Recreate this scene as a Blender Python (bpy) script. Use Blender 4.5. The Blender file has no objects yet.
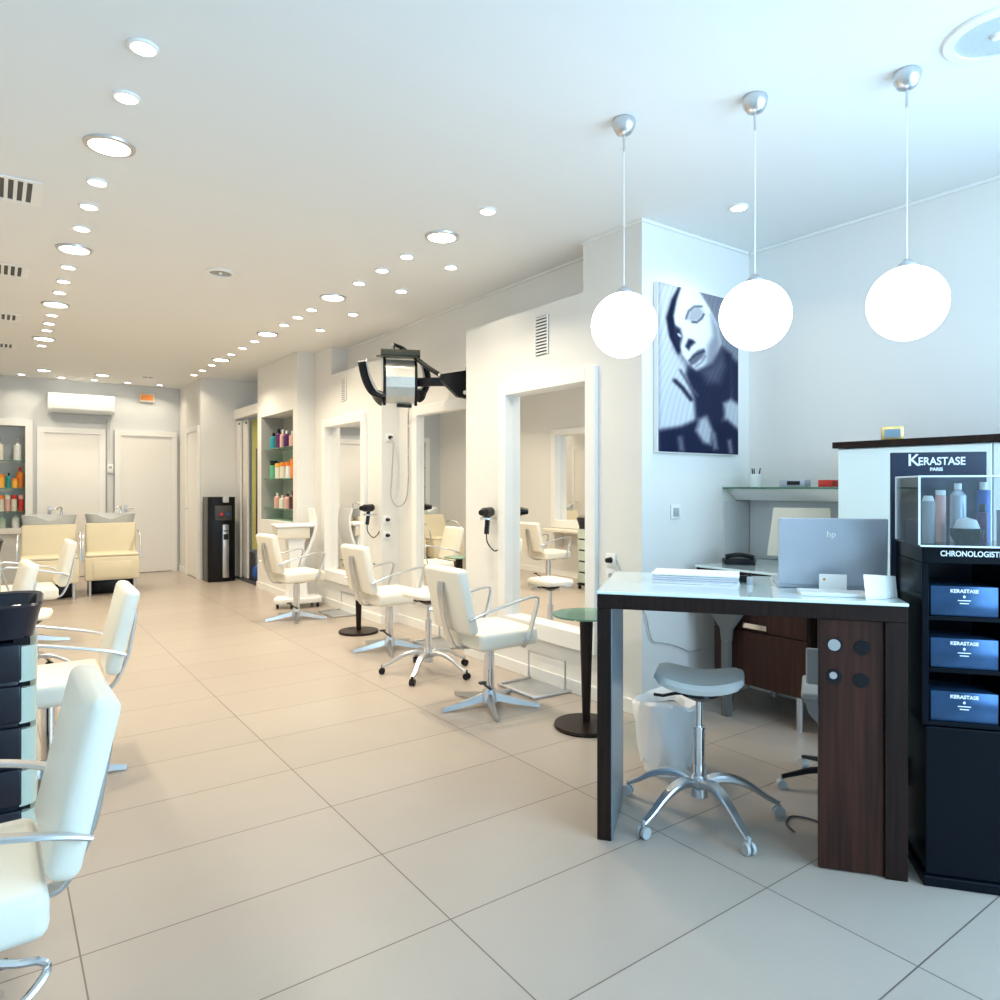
import bpy, bmesh, math, random
from mathutils import Vector, Matrix
random.seed(4)
PI = math.pi
SC = bpy.context.scene
COL = SC.collection

# ------------------------------------------------------------------ camera
cam_d = bpy.data.cameras.new('camera')
cam = bpy.data.objects.new('camera', cam_d)
COL.objects.link(cam)
cam.location = (0, 0, 1.4)
cam.rotation_euler = (PI/2, 0, -0.6253)
cam_d.sensor_width = 36.0
cam_d.lens = 0.7017*36.0
cam_d.shift_y = -0.0136
cam_d.clip_start = 0.02
SC.camera = cam

# ------------------------------------------------------------------ world, daylight, exposure
world = bpy.data.worlds.new('world')
SC.world = world
world.use_nodes = True
world.node_tree.nodes['Background'].inputs[0].default_value = (0.55, 0.78, 1.0, 1)
world.node_tree.nodes['Background'].inputs[1].default_value = 1.5

def area(name, loc, rot, sx, sy, power, color, shape='RECTANGLE'):
    d = bpy.data.lights.new(name, 'AREA')
    d.shape = shape; d.size = sx
    if shape == 'RECTANGLE': d.size_y = sy
    d.energy = power; d.color = color
    o = bpy.data.objects.new(name, d); COL.objects.link(o)
    o.location = loc; o.rotation_euler = rot
    return o
WARM = (1.0, 0.875, 0.665)
# daylight through the shop window behind the camera
area('window_daylight', (2.75, -1.62, 1.6), (PI/2, 0, 0), 2.6, 2.6, 98, (0.50, 0.75, 1.0))
# added fill lamp before the solid right wall, makes the reception bluer and brighter
area('side_fill', (4.18, -0.45, 1.7), (0, PI/2, 0), 2.2, 1.8, 58, (0.35, 0.69, 1.0))
SC.view_settings.view_transform = 'Standard'
SC.view_settings.look = 'None'
SC.view_settings.gamma = 1
SC.view_settings.use_curve_mapping = False
SC.view_settings.exposure = 0.52
CEIL = 3.03

# ------------------------------------------------------------------ materials
def mat(name, col, rough=0.5, metal=0.0, emit=None, es=0.0, alpha=None, trans=0.0, ior=1.45, noise=0.0, nscale=8.0, coat=0.0, bump=0.0, spec=None):
    m = bpy.data.materials.new(name); m.use_nodes = True
    nt = m.node_tree; b = nt.nodes['Principled BSDF']
    b.inputs['Base Color'].default_value = (*col, 1)
    b.inputs['Roughness'].default_value = rough
    b.inputs['Metallic'].default_value = metal
    b.inputs['IOR'].default_value = ior
    if spec is not None: b.inputs['Specular IOR Level'].default_value = spec
    if coat: b.inputs['Coat Weight'].default_value = coat; b.inputs['Coat Roughness'].default_value = 0.08
    if trans: b.inputs['Transmission Weight'].default_value = trans
    if emit: b.inputs['Emission Color'].default_value = (*emit, 1); b.inputs['Emission Strength'].default_value = es
    if alpha is not None: b.inputs['Alpha'].default_value = alpha
    if noise or bump:
        tc = nt.nodes.new('ShaderNodeTexCoord'); n = nt.nodes.new('ShaderNodeTexNoise')
        n.inputs['Scale'].default_value = nscale; n.inputs['Detail'].default_value = 3
        nt.links.new(tc.outputs['Object'], n.inputs['Vector'])
        if noise:
            mx = nt.nodes.new('ShaderNodeMix'); mx.data_type = 'RGBA'
            mx.inputs[6].default_value = (*[c*(1-noise) for c in col], 1)
            mx.inputs[7].default_value = (*[min(1, c*(1+noise)) for c in col], 1)
            nt.links.new(n.outputs['Fac'], mx.inputs[0]); nt.links.new(mx.outputs[2], b.inputs['Base Color'])
        if bump:
            bp = nt.nodes.new('ShaderNodeBump'); bp.inputs['Strength'].default_value = bump; bp.inputs['Distance'].default_value = 0.002
            nt.links.new(n.outputs['Fac'], bp.inputs['Height']); nt.links.new(bp.outputs['Normal'], b.inputs['Normal'])
    return m

def glass_mat(name, tint, a=0.75, rough=0.02):
    m = bpy.data.materials.new(name); m.use_nodes = True; nt = m.node_tree
    for n in list(nt.nodes): nt.nodes.remove(n)
    out = nt.nodes.new('ShaderNodeOutputMaterial')
    tr = nt.nodes.new('ShaderNodeBsdfTransparent'); tr.inputs[0].default_value = (*tint, 1)
    gl = nt.nodes.new('ShaderNodeBsdfGlossy'); gl.inputs['Roughness'].default_value = rough
    fr = nt.nodes.new('ShaderNodeFresnel'); fr.inputs[0].default_value = 1.45
    mx = nt.nodes.new('ShaderNodeMixShader'); nt.links.new(fr.outputs[0], mx.inputs[0])
    nt.links.new(tr.outputs[0], mx.inputs[1]); nt.links.new(gl.outputs[0], mx.inputs[2])
    df = nt.nodes.new('ShaderNodeBsdfDiffuse'); df.inputs[0].default_value = (*tint, 1)
    m2 = nt.nodes.new('ShaderNodeMixShader'); m2.inputs[0].default_value = 1-a
    nt.links.new(mx.outputs[0], m2.inputs[1]); nt.links.new(df.outputs[0], m2.inputs[2])
    nt.links.new(m2.outputs[0], out.inputs[0])
    return m

def wood_mat(name, c1, c2, rough=0.35):
    m = bpy.data.materials.new(name); m.use_nodes = True; nt = m.node_tree; b = nt.nodes['Principled BSDF']
    tc = nt.nodes.new('ShaderNodeTexCoord'); mp = nt.nodes.new('ShaderNodeMapping'); mp.inputs['Scale'].default_value = (60, 60, 2.2)
    n = nt.nodes.new('ShaderNodeTexNoise'); n.inputs['Scale'].default_value = 1.0; n.inputs['Detail'].default_value = 5
    cr = nt.nodes.new('ShaderNodeValToRGB'); cr.color_ramp.elements[0].color = (*c1, 1); cr.color_ramp.elements[1].color = (*c2, 1)
    cr.color_ramp.elements[0].position = 0.35; cr.color_ramp.elements[1].position = 0.7
    nt.links.new(tc.outputs['Object'], mp.inputs['Vector']); nt.links.new(mp.outputs[0], n.inputs['Vector'])
    nt.links.new(n.outputs['Fac'], cr.inputs[0]); nt.links.new(cr.outputs[0], b.inputs['Base Color'])
    b.inputs['Roughness'].default_value = rough; b.inputs['Specular IOR Level'].default_value = 0.22
    return m

def floor_mat():
    m = bpy.data.materials.new('floor_tiles'); m.use_nodes = True; nt = m.node_tree; b = nt.nodes['Principled BSDF']
    geo = nt.nodes.new('ShaderNodeNewGeometry'); sx = nt.nodes.new('ShaderNodeSeparateXYZ')
    nt.links.new(geo.outputs['Position'], sx.inputs[0])
    def M(op, a, c=None, v=None):
        n = nt.nodes.new('ShaderNodeMath'); n.operation = op
        nt.links.new(a, n.inputs[0])
        if c is not None: n.inputs[1].default_value = c
        if v is not None: nt.links.new(v, n.inputs[1])
        return n.outputs[0]
    def grid(o, off, size):
        t = M('DIVIDE', M('SUBTRACT', o, off), size)
        cell = M('FLOOR', t); f = M('FRACT', t)
        d = M('MULTIPLY', M('MINIMUM', f, v=M('SUBTRACT', M('MULTIPLY', f, -1.0), -1.0)), size)
        return M('LESS_THAN', d, 0.0024), cell
    gx, cx = grid(sx.outputs['X'], 1.198-9.88, 0.988)
    gy, cy = grid(sx.outputs['Y'], 2.9215-9.88, 0.494)
    gr = M('MAXIMUM', gx, v=gy)
    cmb = nt.nodes.new('ShaderNodeCombineXYZ'); nt.links.new(cx, cmb.inputs[0]); nt.links.new(cy, cmb.inputs[1])
    wn = nt.nodes.new('ShaderNodeTexWhiteNoise'); nt.links.new(cmb.outputs[0], wn.inputs['Vector'])
    no = nt.nodes.new('ShaderNodeTexNoise'); no.inputs['Scale'].default_value = 2.5; no.inputs['Detail'].default_value = 5
    nt.links.new(geo.outputs['Position'], no.inputs['Vector'])
    fac = M('ADD', M('MULTIPLY', wn.outputs['Value'], 0.35), v=M('MULTIPLY', no.outputs['Fac'], 0.65))
    mx = nt.nodes.new('ShaderNodeMix'); mx.data_type = 'RGBA'
    mx.inputs[6].default_value = (0.375, 0.318, 0.272, 1); mx.inputs[7].default_value = (0.44, 0.378, 0.326, 1)
    nt.links.new(fac, mx.inputs[0])
    m2 = nt.nodes.new('ShaderNodeMix'); m2.data_type = 'RGBA'; m2.inputs[7].default_value = (0.14, 0.11, 0.095, 1)
    nt.links.new(gr, m2.inputs[0]); nt.links.new(mx.outputs[2], m2.inputs[6])
    nt.links.new(m2.outputs[2], b.inputs['Base Color'])
    b.inputs['Roughness'].default_value = 0.30
    b.inputs['Specular IOR Level'].default_value = 0.45
    return m

M_FLOOR = floor_mat()
M_CEIL = mat('ceiling_paint', (0.83, 0.83, 0.82), 0.75, noise=0.01, nscale=1.5)
M_WALL = mat('wall_paint', (0.80, 0.79, 0.765), 0.65, noise=0.015, nscale=2)
M_GREY = mat('grey_wall_paint', (0.66, 0.68, 0.69), 0.65, noise=0.015, nscale=2)
M_TRIM = mat('white_lacquer', (0.88, 0.875, 0.86), 0.35, noise=0.01)
M_DOOR = mat('door_lacquer', (0.87, 0.85, 0.82), 0.4, noise=0.01)
M_LEATHER = mat('cream_leather', (0.85, 0.805, 0.70), 0.42, noise=0.03, nscale=5, bump=0.25)
M_BEIGE = mat('beige_leather', (0.74, 0.66, 0.48), 0.45, noise=0.04, nscale=6, bump=0.2)
M_CHROME = mat('chrome', (0.74, 0.75, 0.77), 0.16, 1.0, noise=0.02)
M_SATIN = mat('satin_metal', (0.62, 0.64, 0.67), 0.33, 1.0, noise=0.03)
M_BLACK = mat('black_plastic', (0.008, 0.009, 0.012), 0.28, noise=0.1, spec=0.3)
M_RUBBER = mat('black_rubber', (0.02, 0.02, 0.02), 0.6, noise=0.1)
M_NAVY = mat('dark_drawer_plastic', (0.010, 0.013, 0.024), 0.25, noise=0.1)
M_MINT = mat('mint_plastic', (0.52, 0.61, 0.53), 0.25, noise=0.03, coat=0.3)
M_WENGE = wood_mat('wenge_wood', (0.008, 0.004, 0.003), (0.022, 0.009, 0.007), 0.38)
M_WENGE2 = wood_mat('brown_wood', (0.022, 0.008, 0.006), (0.055, 0.019, 0.012), 0.42)
M_MIRROR = mat('mirror_silver', (0.93, 0.93, 0.92), 0.003, 1.0, noise=0.001)
M_GLASS = glass_mat('clear_glass', (0.86, 0.96, 0.93), 0.9)
M_GREENGLASS = glass_mat('green_edge_glass', (0.50, 0.78, 0.66), 0.86)
M_WGLASS = mat('white_glass', (0.78, 0.93, 0.94), 0.06, coat=1.0, noise=0.01)
M_PLEXI = glass_mat('clear_acrylic', (0.93, 0.96, 0.98), 0.985, 0.03)
M_PLEXIEDGE = mat('acrylic_edge', (0.75, 0.85, 0.92), 0.2, noise=0.02)
M_OPAL = mat('opal_glass', (0.95, 0.95, 0.95), 0.3, emit=(1.0, 0.985, 0.97), es=2.4)
M_LAMP = mat('lamp_diffuser', (0.95, 0.95, 0.9), 0.4, emit=(1.0, 0.95, 0.86), es=7)
M_WHITE = mat('white_plastic', (0.86, 0.87, 0.87), 0.35, noise=0.01)
M_GREYP = mat('grey_plastic', (0.42, 0.44, 0.45), 0.4, noise=0.03)
M_SILVER = mat('silver_plastic', (0.46, 0.50, 0.58), 0.35, 0.35, noise=0.03)
M_DGREY = mat('dark_grey', (0.06, 0.06, 0.065), 0.5, noise=0.05)
M_BASIN = mat('grey_ceramic', (0.58, 0.61, 0.62), 0.15, coat=0.5, noise=0.02)
M_PAPER = mat('white_paper', (0.88, 0.88, 0.86), 0.8, noise=0.01)
M_BAG = mat('white_bag', (0.84, 0.85, 0.86), 0.5, noise=0.02, bump=0.4, nscale=14)
M_STEEL = mat('brushed_lining', (0.22, 0.29, 0.35), 0.3, 0.6, noise=0.12, nscale=5)
M_STAND = mat('black_gloss', (0.003, 0.005, 0.009), 0.18, noise=0.1, spec=0.14)
M_NAVYCARD = mat('navy_card', (0.008, 0.016, 0.045), 0.35, noise=0.3, nscale=6)
M_TEXT = mat('white_print', (0.85, 0.88, 0.92), 0.5)
M_CURTAIN = mat('olive_curtain', (0.50, 0.50, 0.18), 0.9, noise=0.15, nscale=12)
def cmat(name, c, r=0.35): return mat(name, c, r, noise=0.04, nscale=15)
M_TEAL = cmat('teal', (0.02, 0.30, 0.34)); M_PURPLE = cmat('purple', (0.10, 0.03, 0.14)); M_ORANGE = cmat('orange', (0.85, 0.24, 0.03))
M_YELLOW = cmat('amber', (0.90, 0.45, 0.06)); M_RED = cmat('red', (0.65, 0.04, 0.03)); M_GREEN = cmat('green', (0.12, 0.45, 0.28))
M_PINK = cmat('pink', (0.75, 0.42, 0.38)); M_BROWN = cmat('maroon', (0.10, 0.03, 0.025)); M_BLUE = cmat('blue', (0.02, 0.10, 0.40))
M_CREAM = cmat('cream', (0.78, 0.73, 0.62)); M_GOLD = mat('gold', (0.75, 0.55, 0.22), 0.3, 0.9, noise=0.03)
M_SHINY = mat('blue_foil', (0.035, 0.09, 0.20), 0.22, 0.6, noise=0.45, nscale=18)

# ------------------------------------------------------------------ geometry helpers
def V(*a): return Vector(a)
class G:
    def __init__(s): s.bm = bmesh.new()
    def _in(s, t, M):
        if M is not None: bmesh.ops.transform(t, matrix=M, verts=t.verts)
        me = bpy.data.meshes.new('t'); t.to_mesh(me); t.free(); s.bm.from_mesh(me); bpy.data.meshes.remove(me); return s
    def box(s, x0, x1, y0, y1, z0, z1, bev=0, seg=2, M=None):
        t = bmesh.new(); bmesh.ops.create_cube(t, size=1)
        for v in t.verts:
            v.co = V((x0+x1)/2+v.co.x*(x1-x0), (y0+y1)/2+v.co.y*(y1-y0), (z0+z1)/2+v.co.z*(z1-z0))
        if bev: bmesh.ops.bevel(t, geom=list(t.edges), offset=bev, segments=seg, profile=0.5, affect='EDGES')
        return s._in(t, M)
    def cyl(s, p0, p1, r0, r1=None, seg=20):
        r1 = r0 if r1 is None else r1
        p0 = V(*p0); p1 = V(*p1); d = p1-p0
        t = bmesh.new(); bmesh.ops.create_cone(t, cap_ends=True, segments=seg, radius1=r0, radius2=r1, depth=d.length)
        M = Matrix.Translation((p0+p1)/2) @ V(0, 0, 1).rotation_difference(d).to_matrix().to_4x4()
        return s._in(t, M)
    def sph(s, c, r, sc=(1, 1, 1), seg=24, M=None):
        t = bmesh.new(); bmesh.ops.create_uvsphere(t, u_segments=seg, v_segments=seg//2, radius=r)
        for v in t.verts: v.co = V(c[0]+v.co.x*sc[0], c[1]+v.co.y*sc[1], c[2]+v.co.z*sc[2])
        return s._in(t, M)
    def lathe(s, prof, c=(0, 0, 0), seg=28, sx=1, sy=1, M=None):
        t = bmesh.new(); rings = []
        for r, z in prof:
            if r < 1e-6: rings.append([t.verts.new((c[0], c[1], c[2]+z))])
            else: rings.append([t.verts.new((c[0]+sx*r*math.cos(2*PI*i/seg), c[1]+sy*r*math.sin(2*PI*i/seg), c[2]+z)) for i in range(seg)])
        for a, b in zip(rings, rings[1:]):
            for i in range(seg):
                j = (i+1) % seg
                if len(a) == 1 and len(b) == 1: continue
                if len(a) == 1: t.faces.new((a[0], b[j], b[i]))
                elif len(b) == 1: t.faces.new((a[i], a[j], b[0]))
                else: t.faces.new((a[i], a[j], b[j], b[i]))
        bmesh.ops.recalc_face_normals(t, faces=t.faces)
        return s._in(t, M)
    def sweep(s, pts, prof, up=(0, 0, 1), scales=None, M=None):
        """sweep a closed 2-d outline (side, up) along points"""
        pts = [V(*p) for p in pts]; up = V(*up); t = bmesh.new(); rings = []
        for i, p in enumerate(pts):
            d = (pts[min(i+1, len(pts)-1)]-pts[max(i-1, 0)]).normalized()
            sd = d.cross(up)
            if sd.length < 1e-4: sd = d.cross(V(1, 0, 0))
            sd.normalize(); u = sd.cross(d).normalized(); k = scales[i] if scales else (1, 1)
            if not isinstance(k, tuple): k = (k, k)
            rings.append([t.verts.new(p+sd*a*k[0]+u*b*k[1]) for a, b in prof])
        n = len(prof)
        for a, b in zip(rings, rings[1:]):
            for i in range(n): t.faces.new((a[i], a[(i+1) % n], b[(i+1) % n], b[i]))
        t.faces.new(rings[0]); t.faces.new(rings[-1])
        bmesh.ops.recalc_face_normals(t, faces=t.faces)
        return s._in(t, M)
    def tube(s, pts, r, seg=8, up=(0, 0, 1), scales=None):
        return s.sweep(pts, [(r*math.cos(2*PI*i/seg), r*math.sin(2*PI*i/seg)) for i in range(seg)], up, scales)
    def bar(s, pts, w, h, up=(0, 0, 1), scales=None):
        c = min(w, h)*0.25
        pr = [(-w/2+c, -h/2), (w/2-c, -h/2), (w/2, -h/2+c), (w/2, h/2-c), (w/2-c, h/2), (-w/2+c, h/2), (-w/2, h/2-c), (-w/2, -h/2+c)]
        return s.sweep(pts, pr, up, scales)
    def prism(s, poly, z0, z1, M=None, bev=0):
        t = bmesh.new(); a = [t.verts.new((x, y, z0)) for x, y in poly]; b = [t.verts.new((x, y, z1)) for x, y in poly]; n = len(poly)
        t.faces.new(a[::-1]); t.faces.new(b)
        for i in range(n): t.faces.new((a[i], a[(i+1) % n], b[(i+1) % n], b[i]))
        bmesh.ops.recalc_face_normals(t, faces=t.faces)
        if bev: bmesh.ops.bevel(t, geom=list(t.edges), offset=bev, segments=2, profile=0.5, affect='EDGES')
        return s._in(t, M)
    def make(s, name, m, parent=None, loc=None, rotz=None, smooth=True, label=None):
        me = bpy.data.meshes.new(name); s.bm.to_mesh(me); s.bm.free()
        for mm in (m if isinstance(m, (list, tuple)) else [m]): me.materials.append(mm)
        if smooth:
            for p in me.polygons: p.use_smooth = True
            me.set_sharp_from_angle(angle=math.radians(35))
        o = bpy.data.objects.new(name, me); COL.objects.link(o)
        if parent is not None: o.parent = parent
        if loc: o.location = loc
        if rotz is not None: o.rotation_euler = (0, 0, rotz)
        if label: o['label'] = label
        return o
def smooth_path(pts, n=6):
    pts = [V(*p) for p in pts]; out = []
    for i in range(len(pts)-1):
        p0 = pts[max(i-1, 0)]; p1 = pts[i]; p2 = pts[i+1]; p3 = pts[min(i+2, len(pts)-1)]
        for k in range(n):
            t = k/n
            out.append(0.5*((2*p1)+(p2-p0)*t+(2*p0-5*p1+4*p2-p3)*t*t+(3*p1-p0-3*p2+p3)*t**3))
    out.append(pts[-1]); return [tuple(p) for p in out]
def tag(o, label, cat, group=None):
    o['label'] = label; o['category'] = cat
    if group: o['group'] = group
    return o
def thing(name, label, cat, loc=(0, 0, 0), rotz=0.0, group=None):
    o = bpy.data.objects.new(name, None); o.empty_display_size = 0.1; COL.objects.link(o)
    o.location = loc; o.rotation_euler = (0, 0, rotz)
    return tag(o, label, cat, group)
def struct(o, label=None):
    o['kind'] = 'structure'
    return o
def sbox(name, m, *b, bev=0):
    return struct(G().box(*b, bev=bev).make(name, m, smooth=False))
def dup(root, label, loc, rotz, group=None):
    r = root.copy(); COL.objects.link(r); r.location = loc; r.rotation_euler = (0, 0, rotz); r['label'] = label
    if group: r['group'] = group
    for ch in list(root.children):
        c = ch.copy(); COL.objects.link(c); c.parent = r
        for g in ch.children:
            d = g.copy(); COL.objects.link(d); d.parent = c
    return r
def text(body, size, m, parent, loc, rot, name='lettering', sx=1.0, bold=0.0):
    c = bpy.data.curves.new(name, 'FONT'); c.body = body; c.size = size; c.extrude = 0.0006; c.offset = bold
    c.align_x = 'CENTER'; c.align_y = 'CENTER'
    tmp = bpy.data.objects.new('tmp', c); COL.objects.link(tmp)
    dg = bpy.context.evaluated_depsgraph_get(); me = bpy.data.meshes.new_from_object(tmp.evaluated_get(dg))
    bpy.data.objects.remove(tmp); me.materials.clear(); me.materials.append(m); me.name = name
    for v in me.vertices: v.co.x *= sx
    o = bpy.data.objects.new(name, me); COL.objects.link(o); o.parent = parent; o.location = loc; o.rotation_euler = rot
    return o

# ------------------------------------------------------------------ room shell
XL, XR, YF, YB = -0.75, 4.28, -1.7, 12.63
sbox('floor', M_FLOOR, XL-0.2, XR+0.2, YF-0.2, YB+0.2, -0.1, 0.0)
sbox('ceiling', M_CEIL, XL-0.2, XR+0.2, YF-0.2, YB+0.2, CEIL, CEIL+0.1)
# back wall with shelf niche and two doorways left as applied doors
g = G()
g.box(XL-0.2, 0.02-0.42, YB, YB+0.35, 0, CEIL)
g.box(0.385, XR+0.2, YB, YB+0.35, 0, CEIL)
g.box(-0.40, 0.385, YB, YB+0.35, 2.30, CEIL); g.box(-0.40, 0.385, YB, YB+0.35, 0, 0.78)
g.box(-0.40, 0.385, YB+0.3, YB+0.35, 0.78, 2.30)
struct(g.make('wall_back', M_GREY, smooth=False))
g = G(); fr = [(0.385, 0.475, 0.70, 2.40), (-0.49, -0.40, 0.70, 2.40), (-0.40, 0.385, 2.30, 2.40), (-0.40, 0.385, 0.70, 0.78)]
for a, b, c, d in fr: g.box(a, b, YB-0.03, YB-0.001, c, d)
struct(g.make('trim_1', M_TRIM, smooth=False))
# left wall with three mirror openings, never seen straight on but seen in the mirrors
MZ0, MZ1 = 0.30, 2.19
def wall_with_holes(name, m, x0, x1, y0, y1, z0, z1, holes):
    g = G(); y = y0
    for a, b, c, d in sorted(holes):
        g.box(x0, x1, y, a, z0, z1); g.box(x0, x1, a, b, z0, c); g.box(x0, x1, a, b, d, z1); y = b
    g.box(x0, x1, y, y1, z0, z1)
    return struct(g.make(name, m, smooth=False))
wall_with_holes('wall_left', M_WALL, XL-0.2, XL, YF, YB, 0, CEIL, [(2.3, 3.4, 0.75, 2.3), (4.9, 6.0, 0.75, 2.3), (7.5, 8.6, 0.75, 2.3)])
# shop front behind the camera: piers, sill and head around a big window
g = G(); g.box(XL-0.2, 0.5, YF-0.2, YF, 0, CEIL); g.box(4.1, XR+0.2, YF-0.2, YF, 0, CEIL); g.box(0.5, 4.1, YF-0.2, YF, 0, 0.25); g.box(0.5, 4.1, YF-0.2, YF, 2.9, CEIL)
struct(g.make('wall_front', M_WALL, smooth=False))
wf = G()
for x in (0.5, 1.68, 2.86, 4.04): wf.box(x, x+0.06, YF-0.12, YF-0.06, 0.25, 2.9)
wf.box(0.5, 4.1, YF-0.12, YF-0.06, 0.25, 0.31); wf.box(0.5, 4.1, YF-0.12, YF-0.06, 2.84, 2.9)
wf = struct(wf.make('window_1', M_SATIN, smooth=False))
G().box(0.56, 4.04, YF-0.095, YF-0.085, 0.31, 2.84).make('window_pane', M_GLASS, wf, smooth=False)
# right wall in the reception area
sbox('wall_right', M_WALL, XR, XR+0.2, YF, 2.957, 0, CEIL)
# full-height column with the poster, its front face turned to the shop window
sbox('wall_poster_column', M_WALL, 3.2, XR+0.2, 2.957, 3.30, 0, CEIL)
sbox('wall_poster_column_head', M_WALL, 3.2, 3.60, 3.30, 3.483, 2.70, CEIL)
# lowered panel with the nearest mirror
wall_with_holes('wall_panel_near', M_WALL, 3.2, 3.55, 3.30, 4.915, 0, 2.70, [(3.335, 4.417, MZ0, MZ1)])
sbox('wall_panel_near_back', M_WALL, 3.40, 3.60, 3.483, 4.915, 2.70, CEIL)
# recess with the second mirror
wall_with_holes('wall_recess', M_WALL, 3.4, 3.75, 4.915, 6.491, 0, CEIL, [(5.08, 6.161, MZ0, MZ1)])
# far lowered panel with the third mirror
wall_with_holes('wall_panel_far', M_WALL, 3.2, 3.55, 6.491, 8.311, 0, 2.70, [(6.83, 8.02, MZ0, MZ1)])
sbox('wall_panel_far_back', M_WALL, 3.40, 3.60, 6.491, 7.80, 2.70, CEIL)
sbox('wall_panel_far_pillar', M_WALL, 3.2, 3.60, 7.80, 8.311, 2.70, CEIL)
# column with the product niche
NX = 2.976
g = G()
g.box(NX, 3.6, 8.311, 8.455, 0, CEIL); g.box(NX, 3.6, 9.723, 9.88, 0, CEIL)
g.box(NX, 3.6, 8.455, 9.723, 2.345, CEIL); g.box(NX, 3.6, 8.455, 9.723, 0, 0.95); g.box(NX+0.32, 3.6, 8.455, 9.723, 0.95, 2.345)
struct(g.make('wall_niche', M_WALL, smooth=False))
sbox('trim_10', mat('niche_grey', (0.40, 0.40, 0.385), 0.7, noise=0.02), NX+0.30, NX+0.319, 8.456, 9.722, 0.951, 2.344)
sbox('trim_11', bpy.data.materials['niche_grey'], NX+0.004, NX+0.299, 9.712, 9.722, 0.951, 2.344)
# closet bay: header and recess behind it
sbox('wall_closet_header', M_WALL, 3.0, 3.12, 9.88, 11.17, 2.43, 2.57)
sbox('wall_closet_back', M_WALL, 3.75, 3.9, 9.88, 11.17, 0, CEIL)
sbox('wall_far_block', M_WALL, 2.52, 3.9, 11.17, YB, 0, CEIL)
# baseboards
def bb(name, *b): sbox(name, M_TRIM, *b)
bb('baseboard_near_panel', 3.185, 3.199, 2.943, 4.93, 0, 0.085)
bb('baseboard_poster', 3.2, XR-0.001, 2.942, 2.956, 0, 0.085)
bb('baseboard_near_panel_end', 3.2, 3.385, 4.916, 4.93, 0, 0.085)
bb('baseboard_recess', 3.385, 3.399, 4.93, 6.476, 0, 0.085)
bb('baseboard_far_panel', 3.185, 3.199, 6.476, 8.296, 0, 0.085)
bb('baseboard_far_panel_end', 3.2, 3.399, 6.476, 6.49, 0, 0.085)
bb('baseboard_niche', 2.96, 2.975, 8.296, 9.88, 0, 0.085)
bb('baseboard_niche_end', 2.976, 3.199, 8.296, 8.31, 0, 0.085)
bb('baseboard_far_block', 2.505, 2.519, 11.9, YB-0.002, 0, 0.085)
bb('baseboard_right', XR-0.015, XR-0.001, YF, 2.94, 0, 0.085)
bb('baseboard_left', XL+0.001, XL+0.015, YF, YB-0.01, 0, 0.085)
# thin shadow-gap cornice along the stretches of ceiling
def cn(name, *b): sbox(name, M_TRIM, *b)
cn('trim_2', 3.385, 3.399, 3.484, 7.799, CEIL-0.018, CEIL-0.001)
cn('trim_3', 3.2, XR-0.02, 2.942, 2.956, CEIL-0.018, CEIL-0.001)
cn('trim_4', XR-0.015, XR-0.001, YF, 2.94, CEIL-0.018, CEIL-0.001)
cn('trim_5', 3.185, 3.199, 2.943, 3.483, CEIL-0.018, CEIL-0.001)

# doors
def door(n, x0, x1, z1, handle_left, parent_y=YB):
    w = 0.085
    d = struct(G().box(x0+w, x1-w, YB-0.028, YB-0.002, 0.012, z1-w).make('door_%d' % n, M_DOOR, smooth=False))
    G().box(x0, x0+w, YB-0.045, YB-0.002, 0, z1).box(x1-w, x1, YB-0.045, YB-0.002, 0, z1).box(x0+w, x1-w, YB-0.045, YB-0.002, z1-w, z1).make('door_frame', M_TRIM, d, smooth=False)
    hx = x0+w+0.07 if handle_left else x1-w-0.07; k = 1 if handle_left else -1
    G().box(hx-0.022, hx+0.022, YB-0.036, YB-0.028, 0.98, 1.10, 0.003).cyl((hx, YB-0.03, 1.05), (hx, YB-0.08, 1.05), 0.009).cyl((hx, YB-0.078, 1.05), (hx+0.11*k, YB-0.078, 1.05), 0.009).make('door_handle', M_SATIN, d)
door(1, 0.53, 1.43, 2.30, True)
door(2, 1.56, 2.47, 2.30, True)
d = struct(G().box(2.492, 2.518, 11.06+0.2, 11.98-0.08, 0.012, 2.24).make('door_3', M_DOOR, smooth=False))
G().box(2.478, 2.518, 11.98-0.08, 11.98, 0, 2.32).box(2.478, 2.518, 11.18, 11.26, 0, 2.32).box(2.478, 2.518, 11.26, 11.90, 2.24, 2.32).make('door_frame', M_TRIM, d, smooth=False)
G().cyl((2.49, 11.83, 1.05), (2.43, 11.83, 1.05), 0.009).cyl((2.435, 11.83, 1.05), (2.435, 11.72, 1.05), 0.009).make('door_handle', M_SATIN, d)
# pipe duct between the two back doors
sbox('trim_6', M_GREY, 1.455, 1.535, YB-0.04, YB-0.001, 0, 2.45)

# ------------------------------------------------------------------ mirrors
def wall_mirror(label, xf, xg, y0, y1, z0, z1, side=1, w=0.095, group=None):
    """frame front at xf, glass at xg; side=+1 on the right wall, -1 on the left wall"""
    t = thing('wall_mirror', label, 'mirror', (0, 0, 0), 0, group)
    a, b = min(xf, xg+0.02*side), max(xf, xg+0.02*side); e = 0.002
    G().box(a, b, y0+e, y0+w, z0+e, z1-e, 0.003, 1).box(a, b, y1-w, y1-e, z0+e, z1-e, 0.003, 1).box(a, b, y0+w, y1-w, z1-w, z1-e, 0.003, 1).box(a, b, y0+w, y1-w, z0+e, z0+0.12, 0.003, 1).make('frame', M_TRIM, t)
    ga, gb = min(xg, xg+0.01*side), max(xg, xg+0.01*side)
    G().box(ga, gb, y0+w, y1-w, z0+0.12, z1-w).make('glass', M_MIRROR, t, smooth=False)
    return t
wall_mirror('tall white-framed wall mirror nearest the reception desk, above the glass-topped side table', 3.165, 3.24, 3.335, 4.417, MZ0, MZ1)
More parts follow.
